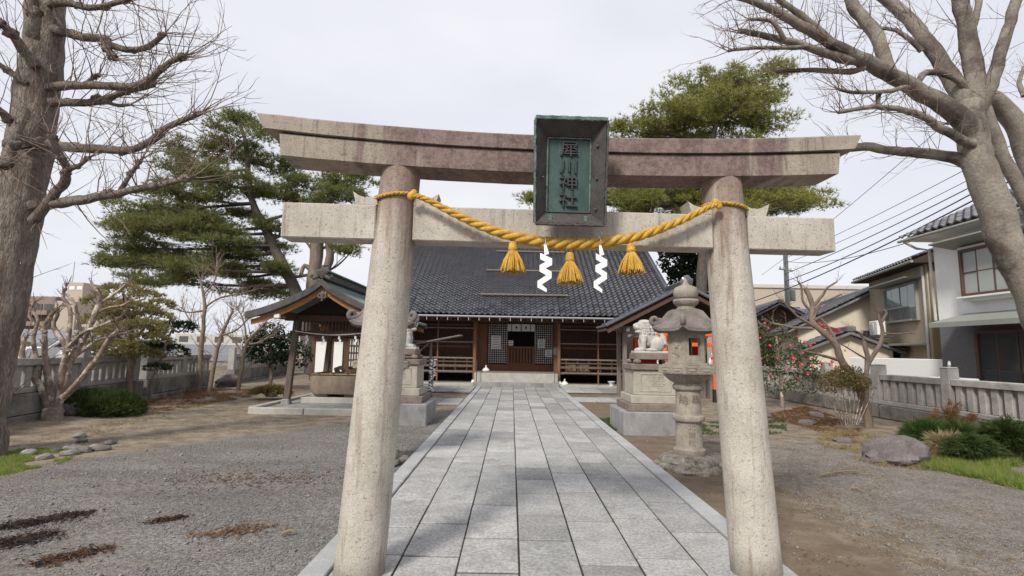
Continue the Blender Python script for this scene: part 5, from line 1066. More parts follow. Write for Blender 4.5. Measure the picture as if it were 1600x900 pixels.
bt2 = [([(371, 616), (378, 575), (384, 540), (400, 519), (415, 505)], 17.3, 17.0, 8, 3), ([(381, 560), (368, 535), (352, 520)], 17.3, 17.5, 5, 2), ([(386, 538), (405, 535), (430, 520)], 17.2, 16.8, 4, 2), ([(384, 545), (382, 505), (370, 480)], 17.3, 17.5, 4, 2)]
bare_tree('bare_garden_tree', 'small crooked leafless tree just left of the water pavilion', (-9.3, 17.3, 0), bt2, 'barks', 11, 0.7, 0.011, 0.05, 0.8)
po = [([(1358, 672), (1347, 620), (1331, 586), (1317, 564), (1306, 539), (1283, 517), (1269, 500), (1269, 475), (1258, 450)], 11.3, 11.6, 15, 8, .1), ([(1272, 477), (1286, 461), (1292, 450), (1308, 440)], 11.6, 11.4, 6, 3), ([(1270, 500), (1278, 480), (1294, 469), (1314, 460)], 11.5, 11.9, 7, 3), ([(1269, 508), (1244, 492), (1225, 472)], 11.5, 11.3, 6, 3), ([(1269, 513), (1242, 512), (1208, 505)], 11.5, 11.8, 6, 3), ([(1308, 562), (1275, 553), (1250, 547)], 11.4, 11.0, 6, 3), ([(1310, 545), (1300, 520), (1283, 497)], 11.5, 11.8, 6, 3), ([(1268, 488), (1255, 470), (1252, 448), (1247, 440)], 11.6, 11.5, 5, 3)]
bare_tree('pollarded_tree', 'pruned leafless tree bending left above the right fence', (7.75, 11.4, 0), po, 'barks', 3.5, 0.35, 0.006, 0.05)
po2 = [([(1360, 660), (1354, 610), (1355, 564), (1350, 533)], 12.1, 12.1, 10, 8, .1), ([(1355, 570), (1372, 542), (1379, 519), (1372, 492)], 12.1, 12.2, 9, 6, .4), ([(1379, 520), (1400, 522), (1422, 520)], 12.2, 12.0, 4, 2), ([(1352, 540), (1345, 522), (1335, 516)], 12.1, 12.0, 5, 3), ([(1355, 562), (1335, 550), (1315, 538)], 12.1, 11.8, 4, 2), ([(1376, 505), (1385, 490), (1378, 484)], 12.2, 12.2, 6, 5, .3)]
bare_tree('pollarded_tree', 'stubby forked leafless trunk before the corner post of the right fence', (8.4, 12.1, 0), po2, 'barkg', 2.5, 0.25, 0.006, 0.05)

# ================================================================= PINES
def pine_tree(name, label, base, trunk, pads, Yc, mat, bark, needles=1.0, size=0.24, extra=()):
    t = thing(name, label, 'tree', base, 0, 'pines around the precinct')
    Q, rr = traced(trunk[0], trunk[1], trunk[2], trunk[3], trunk[4], 5); MB().tube(Q, rr, 12, wob=0.15).build('trunk', M[bark], t, True, 80)
    br = MB(); C = []; D = []
    for (x, y, hw, hh) in pads:
        Yp = Yc+rnd.uniform(-2.0, 2.0)*min(1, hw/50); c = at(x, y, Yp); rx, rz = hw*Yp/F, hh*Yp/F; ry = rx*0.8
        k = min(range(len(Q)), key=lambda i: (Q[i]-c).length+max(0, Q[i].z-c.z)*1.5); a = Q[k]; m_ = (a+c)/2+V(rnd.gauss(0, .3), rnd.gauss(0, .3), -0.25)
        L = smooth_line([a, m_, c+V(0, 0, -rz*.4)], 5); r0 = min(0.10, rr[k]*0.6); br.tube(L, [r0*(1-.75*i/(len(L)-1)) for i in range(len(L))], 6, wob=0.1)
        nsub = max(7, int(rx*ry*6.2))
        for s in range(nsub):
            an = rnd.uniform(0, 6.283); q = math.sqrt(rnd.random()); p = c+V(math.cos(an)*q*rx, math.sin(an)*q*ry, rnd.uniform(-1.0, .9)*rz*(1-0.45*q)-0.22*rz*q)
            st = L[rnd.randrange(3, len(L))]; mid = st.lerp(p, .55)+V(0, 0, -0.06); br.tube([st, mid, p], [0.028, 0.018, 0.007], 4, cap=False)
            sr = rnd.uniform(0.32, 0.72); nt = int(56*needles*sr/0.45)
            ps = nr.normal(size=(nt, 3))*np.array([sr*.55, sr*.55, sr*.21])+np.array(p); outv = nrm((ps-np.array(p))*np.array([1, 1, .5])+np.array([0, 0, 0.28]))
            C.append(ps); D.append(outv)
    for e in extra: Q2, r2 = traced(*e); br.tube(Q2, r2, 8, wob=.1)
    br.build('branches', M[bark], t, True, 80)['kind'] = 'stuff'; C = np.concatenate(C); D = np.concatenate(D)
    o = blade_obj('needles', blades(C, D, size, 0.030, 0.55, 8), M[mat], t); o['kind'] = 'stuff'
    return t
lp = [(377, 205, 45, 24), (374, 188, 22, 14), (331, 232, 58, 22), (414, 252, 50, 20), (301, 258, 55, 18), (361, 283, 68, 18), (462, 285, 42, 16), (547, 281, 50, 16), (528, 303, 52, 13), (244, 319, 66, 16), (275, 349, 88, 18), (339, 371, 60, 18), (207, 381, 48, 15), (248, 402, 78, 18), (312, 411, 58, 18), (263, 434, 58, 15), (377, 396, 44, 15), (392, 450, 55, 15), (414, 420, 42, 13), (437, 349, 34, 13), (550, 388, 36, 12), (350, 425, 48, 13), (215, 350, 45, 12), (300, 300, 60, 12), (190, 410, 34, 10), (500, 330, 40, 12), (430, 300, 45, 14), (340, 330, 50, 12), (420, 385, 30, 10)]
pine_tree('pine_tree', 'big dark pine with layered boughs leaning left behind the water pavilion', (-10.6, 28, 0), ([(492, 640), (482, 540), (463, 458), (437, 405), (414, 356), (395, 318), (388, 273), (386, 235), (375, 190)], 28, 28, 26, 5), lp, 28, 'pine', 'barkp', 1.0, 0.28)
rp_ = [(1100, 135, 62, 26), (1160, 122, 52, 22), (1050, 172, 62, 24), (1195, 150, 44, 24), (1120, 188, 84, 22), (1012, 186, 34, 18), (1205, 108, 28, 14), (1150, 160, 60, 20), (1000, 300, 55, 14), (1180, 300, 70, 15), (1245, 306, 50, 15), (1090, 300, 75, 16), (1060, 250, 70, 20), (1160, 240, 70, 20), (1220, 318, 50, 12), (960, 300, 40, 12), (1200, 190, 40, 16), (1030, 330, 60, 16), (1130, 330, 60, 14), (835, 308, 8, 7), (980, 306, 50, 18), (1050, 300, 55, 18), (1190, 296, 60, 20), (1250, 312, 46, 17), (1140, 310, 60, 18), (1075, 205, 70, 24), (990, 200, 40, 20)]
pine_tree('pine_tree', 'sunlit yellowish green pine rising behind the right half of the torii', (9.8, 27, 0), ([(1090, 640), (1095, 480), (1100, 360), (1105, 270), (1120, 190), (1140, 130)], 27, 27, 24, 5), rp_, 27, 'pine2', 'barkp', 1.0, 0.27)
snag = [([(490, 640), (488, 520), (490, 445), (494, 400), (498, 300)], 28.5, 28.5, 30, 20, 0), ([(505, 440), (512, 415), (516, 395), (512, 370)], 28.5, 28.3, 16, 12, .2), ([(493, 400), (480, 380), (466, 372)], 28.5, 28.2, 6, 3, .4), ([(499, 392), (515, 382), (524, 378)], 28.5, 28.8, 5, 3, .4), ([(490, 425), (476, 415), (470, 430)], 28.5, 28.2, 9, 6, .2)]
bare_tree('tree_snag', 'pale broken tree trunk rising behind the water pavilion roof', (-10.9, 28.5, 0), snag, 'barkg', 1.5, 0.5, 0.012, 0.05)
# clipped cloud pine
def cloud_tree(name, label, base, trunk, pads, Yc, mat, bark, leaf, n=1.0, cat='tree', width=0.02, K=7):
    t = thing(name, label, cat, base); Q, rr = traced(trunk[0], trunk[1], trunk[2], trunk[3], trunk[4], 4); MB().tube(Q, rr, 10, wob=.1).build('trunk', M[bark], t, True, 80)
    br = MB(); C = []; D = []
    for (x, y, hw, hh) in pads:
        Yp = Yc+rnd.uniform(-.8, .8); c = at(x, y, Yp); rx, rz = hw*Yp/F, hh*Yp/F
        k = min(range(len(Q)), key=lambda i: (Q[i]-c).length); br.tube(smooth_line([Q[k], (Q[k]+c)/2+V(0, 0, -.1), c], 3), [0.035, 0.033, 0.03, 0.027, 0.024, 0.02, 0.015], 6)
        m_ = int(rx*rx*900*n)+40; u = nrm(nr.normal(size=(m_, 3))); u[:, 2] = np.where(u[:, 2] < -0.3, -u[:, 2], u[:, 2]); q = nr.uniform(.72, 1.02, (m_, 1))
        lump = 1+0.14*np.array([fbm(tuple(a*2.5+np.array(c)), 2) for a in u])[:, None]
        C.append(np.array(c)+u*q*lump*np.array([rx, rx*.85, rz])); D.append(nrm(u*np.array([1, 1, 1.4])+np.array([0, 0, .35])))
    br.build('branches', M[bark], t, True, 80)['kind'] = 'stuff'; o = blade_obj('needles', blades(np.concatenate(C), np.concatenate(D), leaf, width, .45, K), M[mat], t); o['kind'] = 'stuff'
cloud_tree('cloud_pruned_pine', 'yellow green pine clipped into rounded tiers by the left fence', (-9.4, 12.9, 0), ([(203, 640), (202, 600), (203, 560), (206, 520), (198, 480), (192, 455)], 12.9, 12.9, 13, 5), [(192, 458, 36, 14), (228, 466, 26, 12), (160, 474, 28, 12), (205, 486, 42, 14), (170, 503, 38, 14), (238, 498, 32, 12), (205, 520, 48, 14), (150, 528, 28, 12), (234, 533, 34, 11), (178, 546, 42, 13), (140, 552, 24, 11), (212, 556, 38, 12), (252, 478, 22, 10), (180, 485, 30, 12), (225, 512, 34, 12)], 12.9, 'topi', 'barks', 0.10)
cloud_tree('cloud_pruned_pine', 'dark green pads of a small clipped tree right of the yellow green pine', (-8.9, 13.6, 0), ([(232, 632), (238, 590), (252, 560), (262, 530), (270, 514)], 13.6, 13.6, 6, 3), [(272, 515, 28, 12), (262, 552, 30, 16), (246, 576, 20, 7), (290, 512, 16, 9), (240, 545, 24, 10)], 13.6, 'dgreen', 'barks', 0.09)
# leafy shrubs
def shrub(name, label, base, blobs, mat, leaf, dens, cat='shrub', stems=(), bark='barks', group=None):
    t = thing(name, label, cat, base, 0, group); C = []
    for st in stems: Q, rr = traced(*st); MB().tube(Q, rr, 7, wob=.1).build('stem', M[bark], t, True, 80)
    for (x, y, hw, hh, Y) in blobs:
        c = at(x, y, Y); rx, rz = hw*Y/F, hh*Y/F; m_ = int(dens*rx*rx*rz*8)+60; u = nrm(nr.normal(size=(m_, 3))); q = nr.uniform(.35, 1.05, (m_, 1))**.5
        lump = 1+0.35*np.array([fbm(tuple(a*1.8+np.array(c)*.7), 3) for a in u])[:, None]; P = np.array(c)+u*q*lump*np.array([rx, rx*.8, rz]); C.append(P[P[:, 2] > 0.04])
    o = leaf_obj('leaves', leaves(np.concatenate(C), leaf), M[mat], t); o['kind'] = 'stuff'; return t
shrub('evergreen_shrub', 'dark broad leaved evergreen between the bare tree and the water pavilion', (-8.6, 18.5, 0), [(420, 545, 34, 26, 18.5), (400, 535, 22, 18, 18.2), (445, 545, 22, 24, 18.8), (425, 520, 24, 16, 18.6), (470, 555, 18, 22, 19)], 'dgreen', 0.13, 420, stems=[([(422, 603), (424, 570), (422, 540)], 18.5, 18.5, 6, 4)])
shrub('evergreen_tree', 'dark evergreen crown behind the right end of the hall roof', (8.6, 30, 0), [(1065, 410, 34, 28, 30), (1090, 425, 32, 32, 30), (1100, 390, 34, 26, 30.5), (1075, 440, 34, 26, 29.5), (1130, 400, 34, 30, 31), (1105, 460, 34, 25, 30), (1050, 385, 24, 18, 31)], 'dgreen', 0.26, 85, 'tree', stems=[([(1095, 640), (1093, 520), (1090, 430)], 30, 30, 16, 8)])
jt = thing('juniper_bush', 'low dark green spreading juniper at the foot of the left fence', 'shrub', (-8.9, 11.3, 0)); C = []
for (x, y, hw, hh) in ((160, 632, 42, 18), (135, 632, 26, 18), (190, 634, 28, 16), (165, 620, 30, 12)):
    c = at(x, y, 11.3); m_ = 1500; u = nrm(nr.normal(size=(m_, 3))); u[:, 2] = abs(u[:, 2]); C.append(np.array([c.x, c.y, 0.05])+u*nr.uniform(.4, 1, (m_, 1))*np.array([hw*11.3/F, 0.55, (hh*2.1)*11.3/F]))
C = np.concatenate(C); D = nrm(C-np.array([-8.9, 11.3, -0.1])+np.array([0, 0, .3])); o = blade_obj('sprays', blades(C, D, 0.14, 0.016, .5, 5), M['junip'], jt); o['kind'] = 'stuff'
# camellia with blossoms
cam_ = shrub('camellia_tree', 'camellia with dark leaves and red blossoms by the right fence', (7.9, 15, 0), [(1205, 520, 24, 26, 15), (1225, 545, 34, 28, 15), (1200, 570, 24, 28, 14.8), (1250, 560, 30, 24, 15.2), (1276, 578, 20, 16, 15.3), (1215, 595, 30, 20, 15), (1260, 600, 30, 16, 15.2), (1195, 540, 20, 30, 15)], 'mgreen', 0.10, 200, 'tree', [([(1222, 642), (1221, 600), (1218, 560), (1212, 525)], 15, 15, 8, 4), ([(1221, 600), (1240, 565), (1262, 545)], 15, 15.2, 5, 3), ([(1220, 610), (1205, 590), (1195, 570)], 15, 14.9, 4, 3), ([(1285, 640), (1290, 605), (1288, 575)], 15.2, 15.2, 7, 4)], 'barkm')
mb = MB()
for k in range(7): a = k*0.898; mb.ball((math.cos(a)*0.036, math.sin(a)*0.036, 0.01), (0.034, 0.034, 0.022), 6, 4)
bl = mb.mesh('blossom', M['petal'], True, 180); stm = MB().ball((0, 0, 0.028), (0.016, 0.016, 0.014), 6, 4).mesh('stamen', M['stamen'], True, 180)
for (x, y) in [(1188, 528), (1195, 505), (1201, 513), (1203, 540), (1246, 526), (1258, 535), (1266, 540), (1255, 552), (1240, 560), (1243, 572), (1253, 570), (1231, 575), (1246, 591), (1270, 572), (1283, 508), (1290, 512), (1298, 520), (1300, 565), (1296, 570), (1284, 568), (1215, 560), (1225, 545), (1190, 560), (1273, 536), (1280, 505), (1310, 556), (1320, 548), (1205, 585), (1262, 585), (1293, 600), (1235, 540), (1188, 580), (1218, 530), (1305, 575)]:
    p = at(x, y, 14.5+rnd.uniform(-.25, .2)); R_ = Matrix.Rotation(rnd.uniform(.9, 1.9), 4, 'X') @ Matrix.Rotation(rnd.uniform(0, 6), 4, 'Z'); sc_ = Matrix.Scale(rnd.uniform(.42, .78), 4)
    o = inst('blossom', bl, cam_, Matrix.Translation(p) @ Matrix.Rotation(rnd.uniform(-.8, .8), 4, 'Z') @ R_ @ sc_); inst('stamen', stm, o, o.matrix_basis.copy())
shrub('brown_bush', 'olive brown small leaved bush with pale stems before the right fence', (7.2, 11, 0), [(1318, 592, 36, 14, 11), (1340, 600, 22, 14, 11.1), (1298, 602, 20, 12, 10.9), (1325, 580, 22, 10, 11.2)], 'olive', 0.055, 3600, stems=[([(1330+3*k-14, 665), (1330+7*k-30, 630), (1330+11*k-50, 600)], 11, 11+.1*(k-4), 2.2, 1.2) for k in range(9)], bark='barkm')
# juniper and bamboo grass at the far right
def spray_bush(name, label, x, y, Y, hw, hh, mat, n, L, w, tilt=.4):
    c = at(x, y, Y); t = thing(name, label, 'shrub', (c.x, c.y, 0.1)); rx, rz = hw*Y/F, hh*Y/F; st = MB(); C = []; D = []
    for k in range(n):
        a = rnd.uniform(0, 6.28); q = rnd.random()**.6; tip = V(c.x+math.cos(a)*rx*q, c.y+math.sin(a)*rx*.7*q, 0.1+rz*2*(1-.5*q*q)*rnd.uniform(.6, 1)); b = V(c.x+math.cos(a)*rx*.25*q, c.y+math.sin(a)*rx*.2*q, 0.08)
        ln = smooth_line([b, b.lerp(tip, .5)+V(0, 0, .12), tip], 4); st.tube(ln, [0.008*(1-.08*i) for i in range(len(ln))], 4, cap=False)
        for i in range(3, len(ln)):
            for _ in range(6): C.append(tuple(ln[i]+V(rnd.gauss(0, .03), rnd.gauss(0, .03), rnd.gauss(0, .03)))); D.append(tuple((ln[i]-ln[i-1]).normalized()+V(math.cos(a)*tilt, math.sin(a)*tilt, -.1)))
    st.build('stems', M['barks'], t, recalc=False)['kind'] = 'stuff'; o = blade_obj('sprays', blades(np.array(C), np.array(D), L, w, .5, 5), M[mat], t); o['kind'] = 'stuff'
spray_bush('juniper_bush', 'feathery dark green conifer shrub at the right edge by the fence', 1575, 668, 8.0, 40, 30, 'junip', 70, 0.13, 0.016, .9)
spray_bush('juniper_bush', 'lower spreading conifer branches left of the feathery shrub at the right edge', 1520, 690, 7.9, 40, 15, 'junip', 60, 0.12, 0.016, .9)
spray_bush('dry_shrub', 'thin reddish brown twiggy shrub before the right fence post', 1480, 640, 9.4, 40, 30, 'rust', 26, 0.10, 0.008)
spray_bush('bamboo_grass', 'clump of arching green leaves behind the boulder', 1450, 668, 9.0, 30, 13, 'mossg', 40, 0.24, 0.022, .8)
spray_bush('bamboo_grass', 'clump of arching green leaves by the fence above the boulder', 1500, 660, 8.9, 30, 14, 'mossg', 40, 0.24, 0.022, .8)
spray_bush('bamboo_grass', 'yellowish arching leaves between the boulder and the conifer shrub', 1480, 695, 8.2, 24, 8, 'dry', 30, 0.22, 0.016, .8)
spray_bush('low_shrub', 'small grey green shrub left of the water pavilion kerb', 425, 605, 15.5, 30, 7, 'olive', 50, 0.14, 0.02)

# ================================================================= ROCKS
bo = MB().ball((0, 0, 0), (0.46, 0.36, 0.27), 30, 20, 0.30, 4); cb = gp(1410, 724); bo.v = [(cb.x+v[0]+0.25*v[2], cb.y+0.15+v[1], max(-.1, 0.10+v[2])) for v in bo.v]
tag(bo.build('boulder', M['rock'], None, True, 50), 'large purplish grey boulder at the edge of the grass on the right', 'boulder')
where = [(125, 683, .13, 'rounded grey stone standing highest in the left stone group'), (128, 690, .12, 'brown flat stone just below the highest stone on the left'), (172, 693, .12, 'dark stone at the right end of the left stone group'), (158, 702, .14, 'flat brown stone next to the dark right end stone'), (132, 705, .13, 'grey stone in the middle of the left stone group'), (117, 703, .14, 'long grey stone left of the middle one in the left group'), (108, 710, .12, 'pale stone at the front of the left stone group'), (88, 705, .09, 'small grey stone near the grass in the left group'), (70, 716, .12, 'flat grey stone lying in the left grass'), (45, 709, .13, 'half sunk stone left in the grass beside the big trunk'), (148, 697, .07, 'small tan stone between the larger left stones'), (104, 700, .07, 'small dark stone behind the long grey stone on the left')]
for i, (x, y, s, lb) in enumerate(where):
    p = gp(x, y); o = MB().ball((0, 0, 0), (s*rnd.uniform(.7, .95), s*.58, s*.42), 16, 10, .32, i).build('garden_stone', M['pebble'], None, True, 60); o.location = (p.x, p.y, gz(p.x, p.y)+s*.2); o.rotation_euler = (0, 0, rnd.uniform(0, 3)); tag(o, lb, 'stone', 'stones at the edge of the left garden')
for i, (x, y, s, lb) in enumerate(((108, 655, .26, 'grey stone beside the foot of the mottled bare tree'), (238, 622, .28, 'upright grey stone at the right end of the low juniper'), (275, 618, .34, 'flat pale stone on the rusty ground below the left fence'), (355, 608, .45, 'brown mossy rock between the two slim bare trees'))):
    p = gp(x, y); o = MB().ball((0, 0, 0), (s, s*.75, s*.7), 18, 12, .3, i+20).build('garden_rock', M['rock'], None, True, 50); o.location = (p.x, p.y, gz(p.x, p.y)+s*.25); o.rotation_euler = (0, 0, i*1.3); tag(o, lb, 'rock', 'rocks along the left fence')
for i, (x, y, s, lb) in enumerate(((1262, 665, .2, 'flat stone among dry leaves left of the olive bush'), (1275, 655, .22, 'grey edging stone behind the flat stone by the olive bush'), (1195, 652, .22, 'dark edging stone right of the right torii pillar'), (1318, 690, .16, 'pale stone at the front foot of the olive bush'))):
    p = gp(x, y); o = MB().ball((0, 0, 0), (s, s*.7, s*.45), 14, 9, .3, i+40).build('edging_stone', M['rock'], None, True, 50); o.location = (p.x, p.y, gz(p.x, p.y)+s*.15); o.rotation_euler = (0, 0, i*1.9); tag(o, lb, 'stone', 'edging stones of the right garden bed')

# ================================================================= GROUND COVER
def scatter(poly, n, seed=0):
    P = np.array([[q.x, q.y] for q in poly]); lo, hi = P.min(0), P.max(0); out = []
    while len(out) < n:
        x, y = rnd.uniform(lo[0], hi[0]), rnd.uniform(lo[1], hi[1]); ins = False; j = len(P)-1
        for i in range(len(P)):
            if (P[i][1] > y) != (P[j][1] > y) and x < (P[j][0]-P[i][0])*(y-P[i][1])/(P[j][1]-P[i][1])+P[i][0]: ins = not ins
            j = i
        if ins: out.append((x, y, gz(x, y)-.004))
    return np.array(out)
def patch(name, label, px, n, mat, L, w, K=3, spread=.5, flat=False, thr=-.1):
    C = scatter([gp(*q) for q in px], n); keep = np.array([fbm((c[0]*1.7, c[1]*1.7, 3), 3) > thr for c in C]); C = C[keep]; D = np.tile(np.array([[0, 0, 1.0]]), (len(C), 1))
    if flat: D = nrm(nr.normal(size=(len(C), 3))*np.array([1, 1, .05])+np.array([0, 0, .06])); C[:, 2] += .008
    o = blade_obj(name, blades(C, D, L, w, spread, K), M[mat], None); tag(o, label, 'ground cover', kind='stuff'); return o
patch('grass', 'bright green grass around the foot of the big left trunk', [(0, 705), (60, 700), (130, 704), (100, 722), (0, 742)], 5200, 'grass', .05, .008, 3)
patch('grass', 'fresh green grass along the right edge below the conifer shrub', [(1400, 725), (1470, 735), (1600, 765), (1600, 700), (1480, 705)], 11000, 'grass', .15, .010, 3, .7, thr=-.2)
patch('dry_grass', 'straw coloured dry leaves and grass before the boulder and bush', [(1270, 690), (1330, 715), (1420, 740), (1470, 735), (1400, 690), (1300, 672)], 4200, 'dry', .10, .009, 3, .9)
patch('dry_grass', 'thin straw grass along the left fence', [(60, 690), (130, 670), (210, 655), (330, 625), (420, 615), (300, 640), (150, 680)], 2600, 'dry', .06, .008, 2, .9)
patch('ground_cover', 'low green creeping plants left of the right lion pedestal', [(926, 655), (962, 652), (966, 672), (945, 672)], 2200, 'mossg', .05, .010, 3, .8, thr=-.25)
patch('ground_cover', 'low green creeping plants behind the right lantern and pillar', [(1062, 660), (1225, 655), (1230, 675), (1190, 680), (1062, 678)], 4600, 'mossg', .055, .011, 3, .8, thr=-.2)
patch('pine_litter', 'rusty fallen needles under the left garden trees', [(200, 640), (300, 612), (400, 612), (390, 622), (250, 648)], 5000, 'rust', .12, .012, 2, .4, True, thr=-.2)
patch('pine_litter', 'rusty fallen leaves under the camellia and olive bush', [(1190, 650), (1260, 640), (1350, 672), (1330, 690), (1210, 655)], 4200, 'rust', .09, .014, 2, .4, True, thr=-.4)
patch('leaf_bits', 'scattered dry leaf bits on the bare earth of the left garden', [(30, 690), (210, 660), (400, 625), (540, 652), (400, 668), (150, 705)], 2600, 'dry', .05, .012, 1, .4, True, thr=-.05)
patch('leaf_bits', 'scattered dry leaf bits and needles on the bare earth right of the path', [(1140, 690), (1260, 660), (1500, 760), (1600, 800), (1600, 880), (1250, 880), (1200, 760)], 2600, 'dry', .045, .010, 1, .4, True, thr=-.05)
patch('leaf_bits', 'sparse brown needles on the gravel right of the path', [(1230, 700), (1400, 740), (1600, 820), (1600, 900), (1240, 900)], 1600, 'rust', .05, .007, 1, .4, True, thr=-.05)
def streak(label, a, b, wid, n, mats):
    """loose needles and leaves drifted along a line"""
    A, B = gp(*a), gp(*b)
    for q, (m_, k) in enumerate(mats):
        u = nr.random(int(n*k)); c = np.stack([A.x+(B.x-A.x)*u, A.y+(B.y-A.y)*u, np.zeros_like(u)], 1); c[:, :2] += nr.normal(size=(len(u), 2))*np.array([wid*1.6, wid])*(0.35+np.abs(np.sin(u*7+q*2)))[:, None]
        c[:, 2] = [gz(p[0], p[1])+.008 for p in c]; D = nrm(nr.normal(size=(len(c), 3))*np.array([1, 1, .06])+np.array([0, 0, .07]))
        tag(blade_obj('leaf_litter', blades(c, D, .05, .008, .3, 2), M[m_], None), label[q], 'leaf litter', kind='stuff')
streak(('dark upper streak of leaf litter on the gravel at the left edge', 'rusty needles in the upper litter streak at the left edge'), (0, 826), (135, 800), .05, 1000, (('litter', 1), ('rust', .06)))
streak(('dark lower streak of leaf litter at the left edge', 'rusty needles in the lower litter streak at the left edge'), (-20, 856), (80, 832), .05, 750, (('litter', 1), ('rust', .08)))
streak(('dark leaves in the long brown streak in the left foreground', 'rusty needles in the long brown streak in the left foreground'), (60, 880), (165, 854), .045, 560, (('litter', .5), ('rust', .35)))
streak(('small dark heap of leaf litter on the left gravel', 'rusty needles around the small dark litter heap'), (240, 814), (285, 806), .03, 220, (('litter', 1), ('rust', .3)))
streak(('dark bits in the orange needle patch near the path', 'orange needles drifted on the gravel near the path'), (325, 836), (400, 822), .09, 260, (('litter', .15), ('rust', 1)))
streak(('dark bits along the middle of the left gravel', 'sparse rusty needles across the middle of the left gravel'), (300, 750), (470, 745), .30, 500, (('litter', .5), ('rust', 1)))
def pebbles(name, label, reg, dens, smin, smax, mask):
    x0, x1, y0, y1 = reg; n = int((x1-x0)*(y1-y0)*dens); x = nr.uniform(x0, x1, n); y = y0+(y1-y0)*nr.random(n)**1.6
    k = mask(x, y) & (np.array([fbm((a*1.1, b*1.1, 5), 3) for a, b in zip(x, y)])+nr.normal(0, .25, n) > -.25); x, y = x[k], y[k]; n = len(x)
    s = nr.uniform(smin, smax, (n, 1, 1))*(1+0.04*(y[:, None, None]-3)); b = np.array([[1, 0, 0], [0, 1, 0], [-1, 0, 0], [0, -1, 0], [0, 0, .7], [0, 0, -.7]], float)
    vv = b[None]*s*(1+.35*nr.normal(size=(n, 6, 1))); an = nr.uniform(0, 6.28, n); c_, s_ = np.cos(an)[:, None], np.sin(an)[:, None]; X = vv[:, :, 0]*c_-vv[:, :, 1]*s_; Yv = vv[:, :, 0]*s_+vv[:, :, 1]*c_
    zz = np.array([gz(a, b_) for a, b_ in zip(x, y)]); vv = np.stack([X+x[:, None], Yv+y[:, None], vv[:, :, 2]+zz[:, None]+s[:, :, 0]*.25], -1)
    f = np.array([[0, 1, 4], [1, 2, 4], [2, 3, 4], [3, 0, 4], [1, 0, 5], [2, 1, 5], [3, 2, 5], [0, 3, 5]]); F_ = (f[None]+np.arange(n)[:, None, None]*6).reshape(-1, 3)
    tag(npmesh(name, vv.reshape(-1, 3), F_, M['grav'], None), label, 'gravel', kind='stuff')
pebbles('gravel', 'grey crushed gravel left of the path', (-6.6, -1.47, 2.8, 12), 1200, .004, .0095, lambda x, y: (y < 16.6+1.5*x-.3) & (np.abs(x/np.maximum(y, .1)) < 1.15))
pebbles('loose_stones', 'larger loose stones strewn over the left gravel', (-6.4, -1.6, 2.8, 11), 14, .012, .024, lambda x, y: (y < 16.6+1.5*x-.3) & (np.abs(x/np.maximum(y, .1)) < 1.15))
pebbles('loose_stones', 'larger loose stones strewn over the right ground', (2.3, 7.0, 2.8, 10), 12, .010, .022, lambda x, y: (np.abs(x/np.maximum(y, .1)) < 1.15))
pebbles('gravel', 'fine brownish gravel on the right side of the path', (2.1, 7.0, 2.8, 9.5), 550, .005, .010, lambda x, y: (x > 2.6+.1*y) & (np.abs(x/np.maximum(y, .1)) < 1.15))

for (a, b, lb) in (((1282, 745), (1345, 738), 'fallen pale branch lying on the bare ground before the bush'), ((1330, 765), (1352, 771), 'short fallen twig on the right gravel'), ((440, 838), (462, 836), 'short pale stick on the left gravel near the path')):
    A, B = gp(*a), gp(*b); o = MB().tube(smooth_line([A+V(0, 0, .02), (A+B)/2+V(0, .03, .03), B+V(0, 0, .02)], 4), [.016, .017, .016, .015, .013, .011, .009, .007, .005], 7, wob=.2).build('fallen_stick', M['dry'], None, True); tag(o, lb, 'stick', 'fallen sticks')
# ================================================================= HOUSES ON THE RIGHT
def window(par, c, d, w, h, fr, gl, nx_=2, nz__=1, sill=True, dep=.10, fw=.06, depth_box=0.0):
    """window on a wall; d = unit vector along the wall, outward normal = d x up"""
    c, d = Vector(c), Vector(d).normalized(); n_ = d.cross(V(0, 0, 1)); R3 = Matrix((d, -n_, V(0, 0, 1))).transposed(); c = c+n_*depth_box
    if depth_box: MB().box(c-n_*(depth_box/2)+V(0, 0, -.02), (w+.3, depth_box, h+.3), .01, R3).build('bay', M['stucco'], par)
    f = MB()
    for dx, dz, sx, sz in ((0, h/2, w+fw, fw), (0, -h/2, w+fw, fw), (w/2, 0, fw, h-fw), (-w/2, 0, fw, h-fw)): f.box(c+d*dx+V(0, 0, dz)+n_*dep*.3, (sx, dep, sz), .006, R3)
    fo = f.build('window', M[fr], par)
    for i in range(nx_):
        for j in range(nz__):
            MB().box(c+d*(-w/2+w*(i+.5)/nx_)+V(0, 0, -h/2+h*(j+.5)/nz__)+n_*.02*(1+(i % 2)), (w/nx_-.035, .015, h/nz__-.03), 0, R3).build('pane', M[gl], fo)
            MB().box(c+d*(-w/2+w*(i)/nx_)+V(0, 0, -h/2+h*(j+.5)/nz__)+n_*.03, (.04, .035, h/nz__), 0, R3).build('mullion', M[fr], fo)
        for j in range(1, nz__): MB().box(c+d*(-w/2+w*(i+.5)/nx_)+V(0, 0, -h/2+h*j/nz__)+n_*.035, (w/nx_-.05, .03, .03), 0, R3).build('glazing_bar', M[fr], fo)
    if sill: MB().box(c+V(0, 0, -h/2-.07)+n_*.08, (w+.2, .2, .05), .006, R3).build('sill', M['white'], fo)
    return fo
dY = V(0, -1, 0)      # wall that faces -x : d x up = (-1,0,0)
wh = thing('white_house', 'white two storey house with dark tiled eaves at the right edge', 'house', (13, 12, 0))
MB().box((16.0, 11.1, 2.7), (6.0, 9.0, 5.4)).build('wall', M['stucco'], wh)
MB().box((12.985, 11.1, 1.3), (.06, 8.9, 2.6)).build('lower_wall', M['brick'], wh)
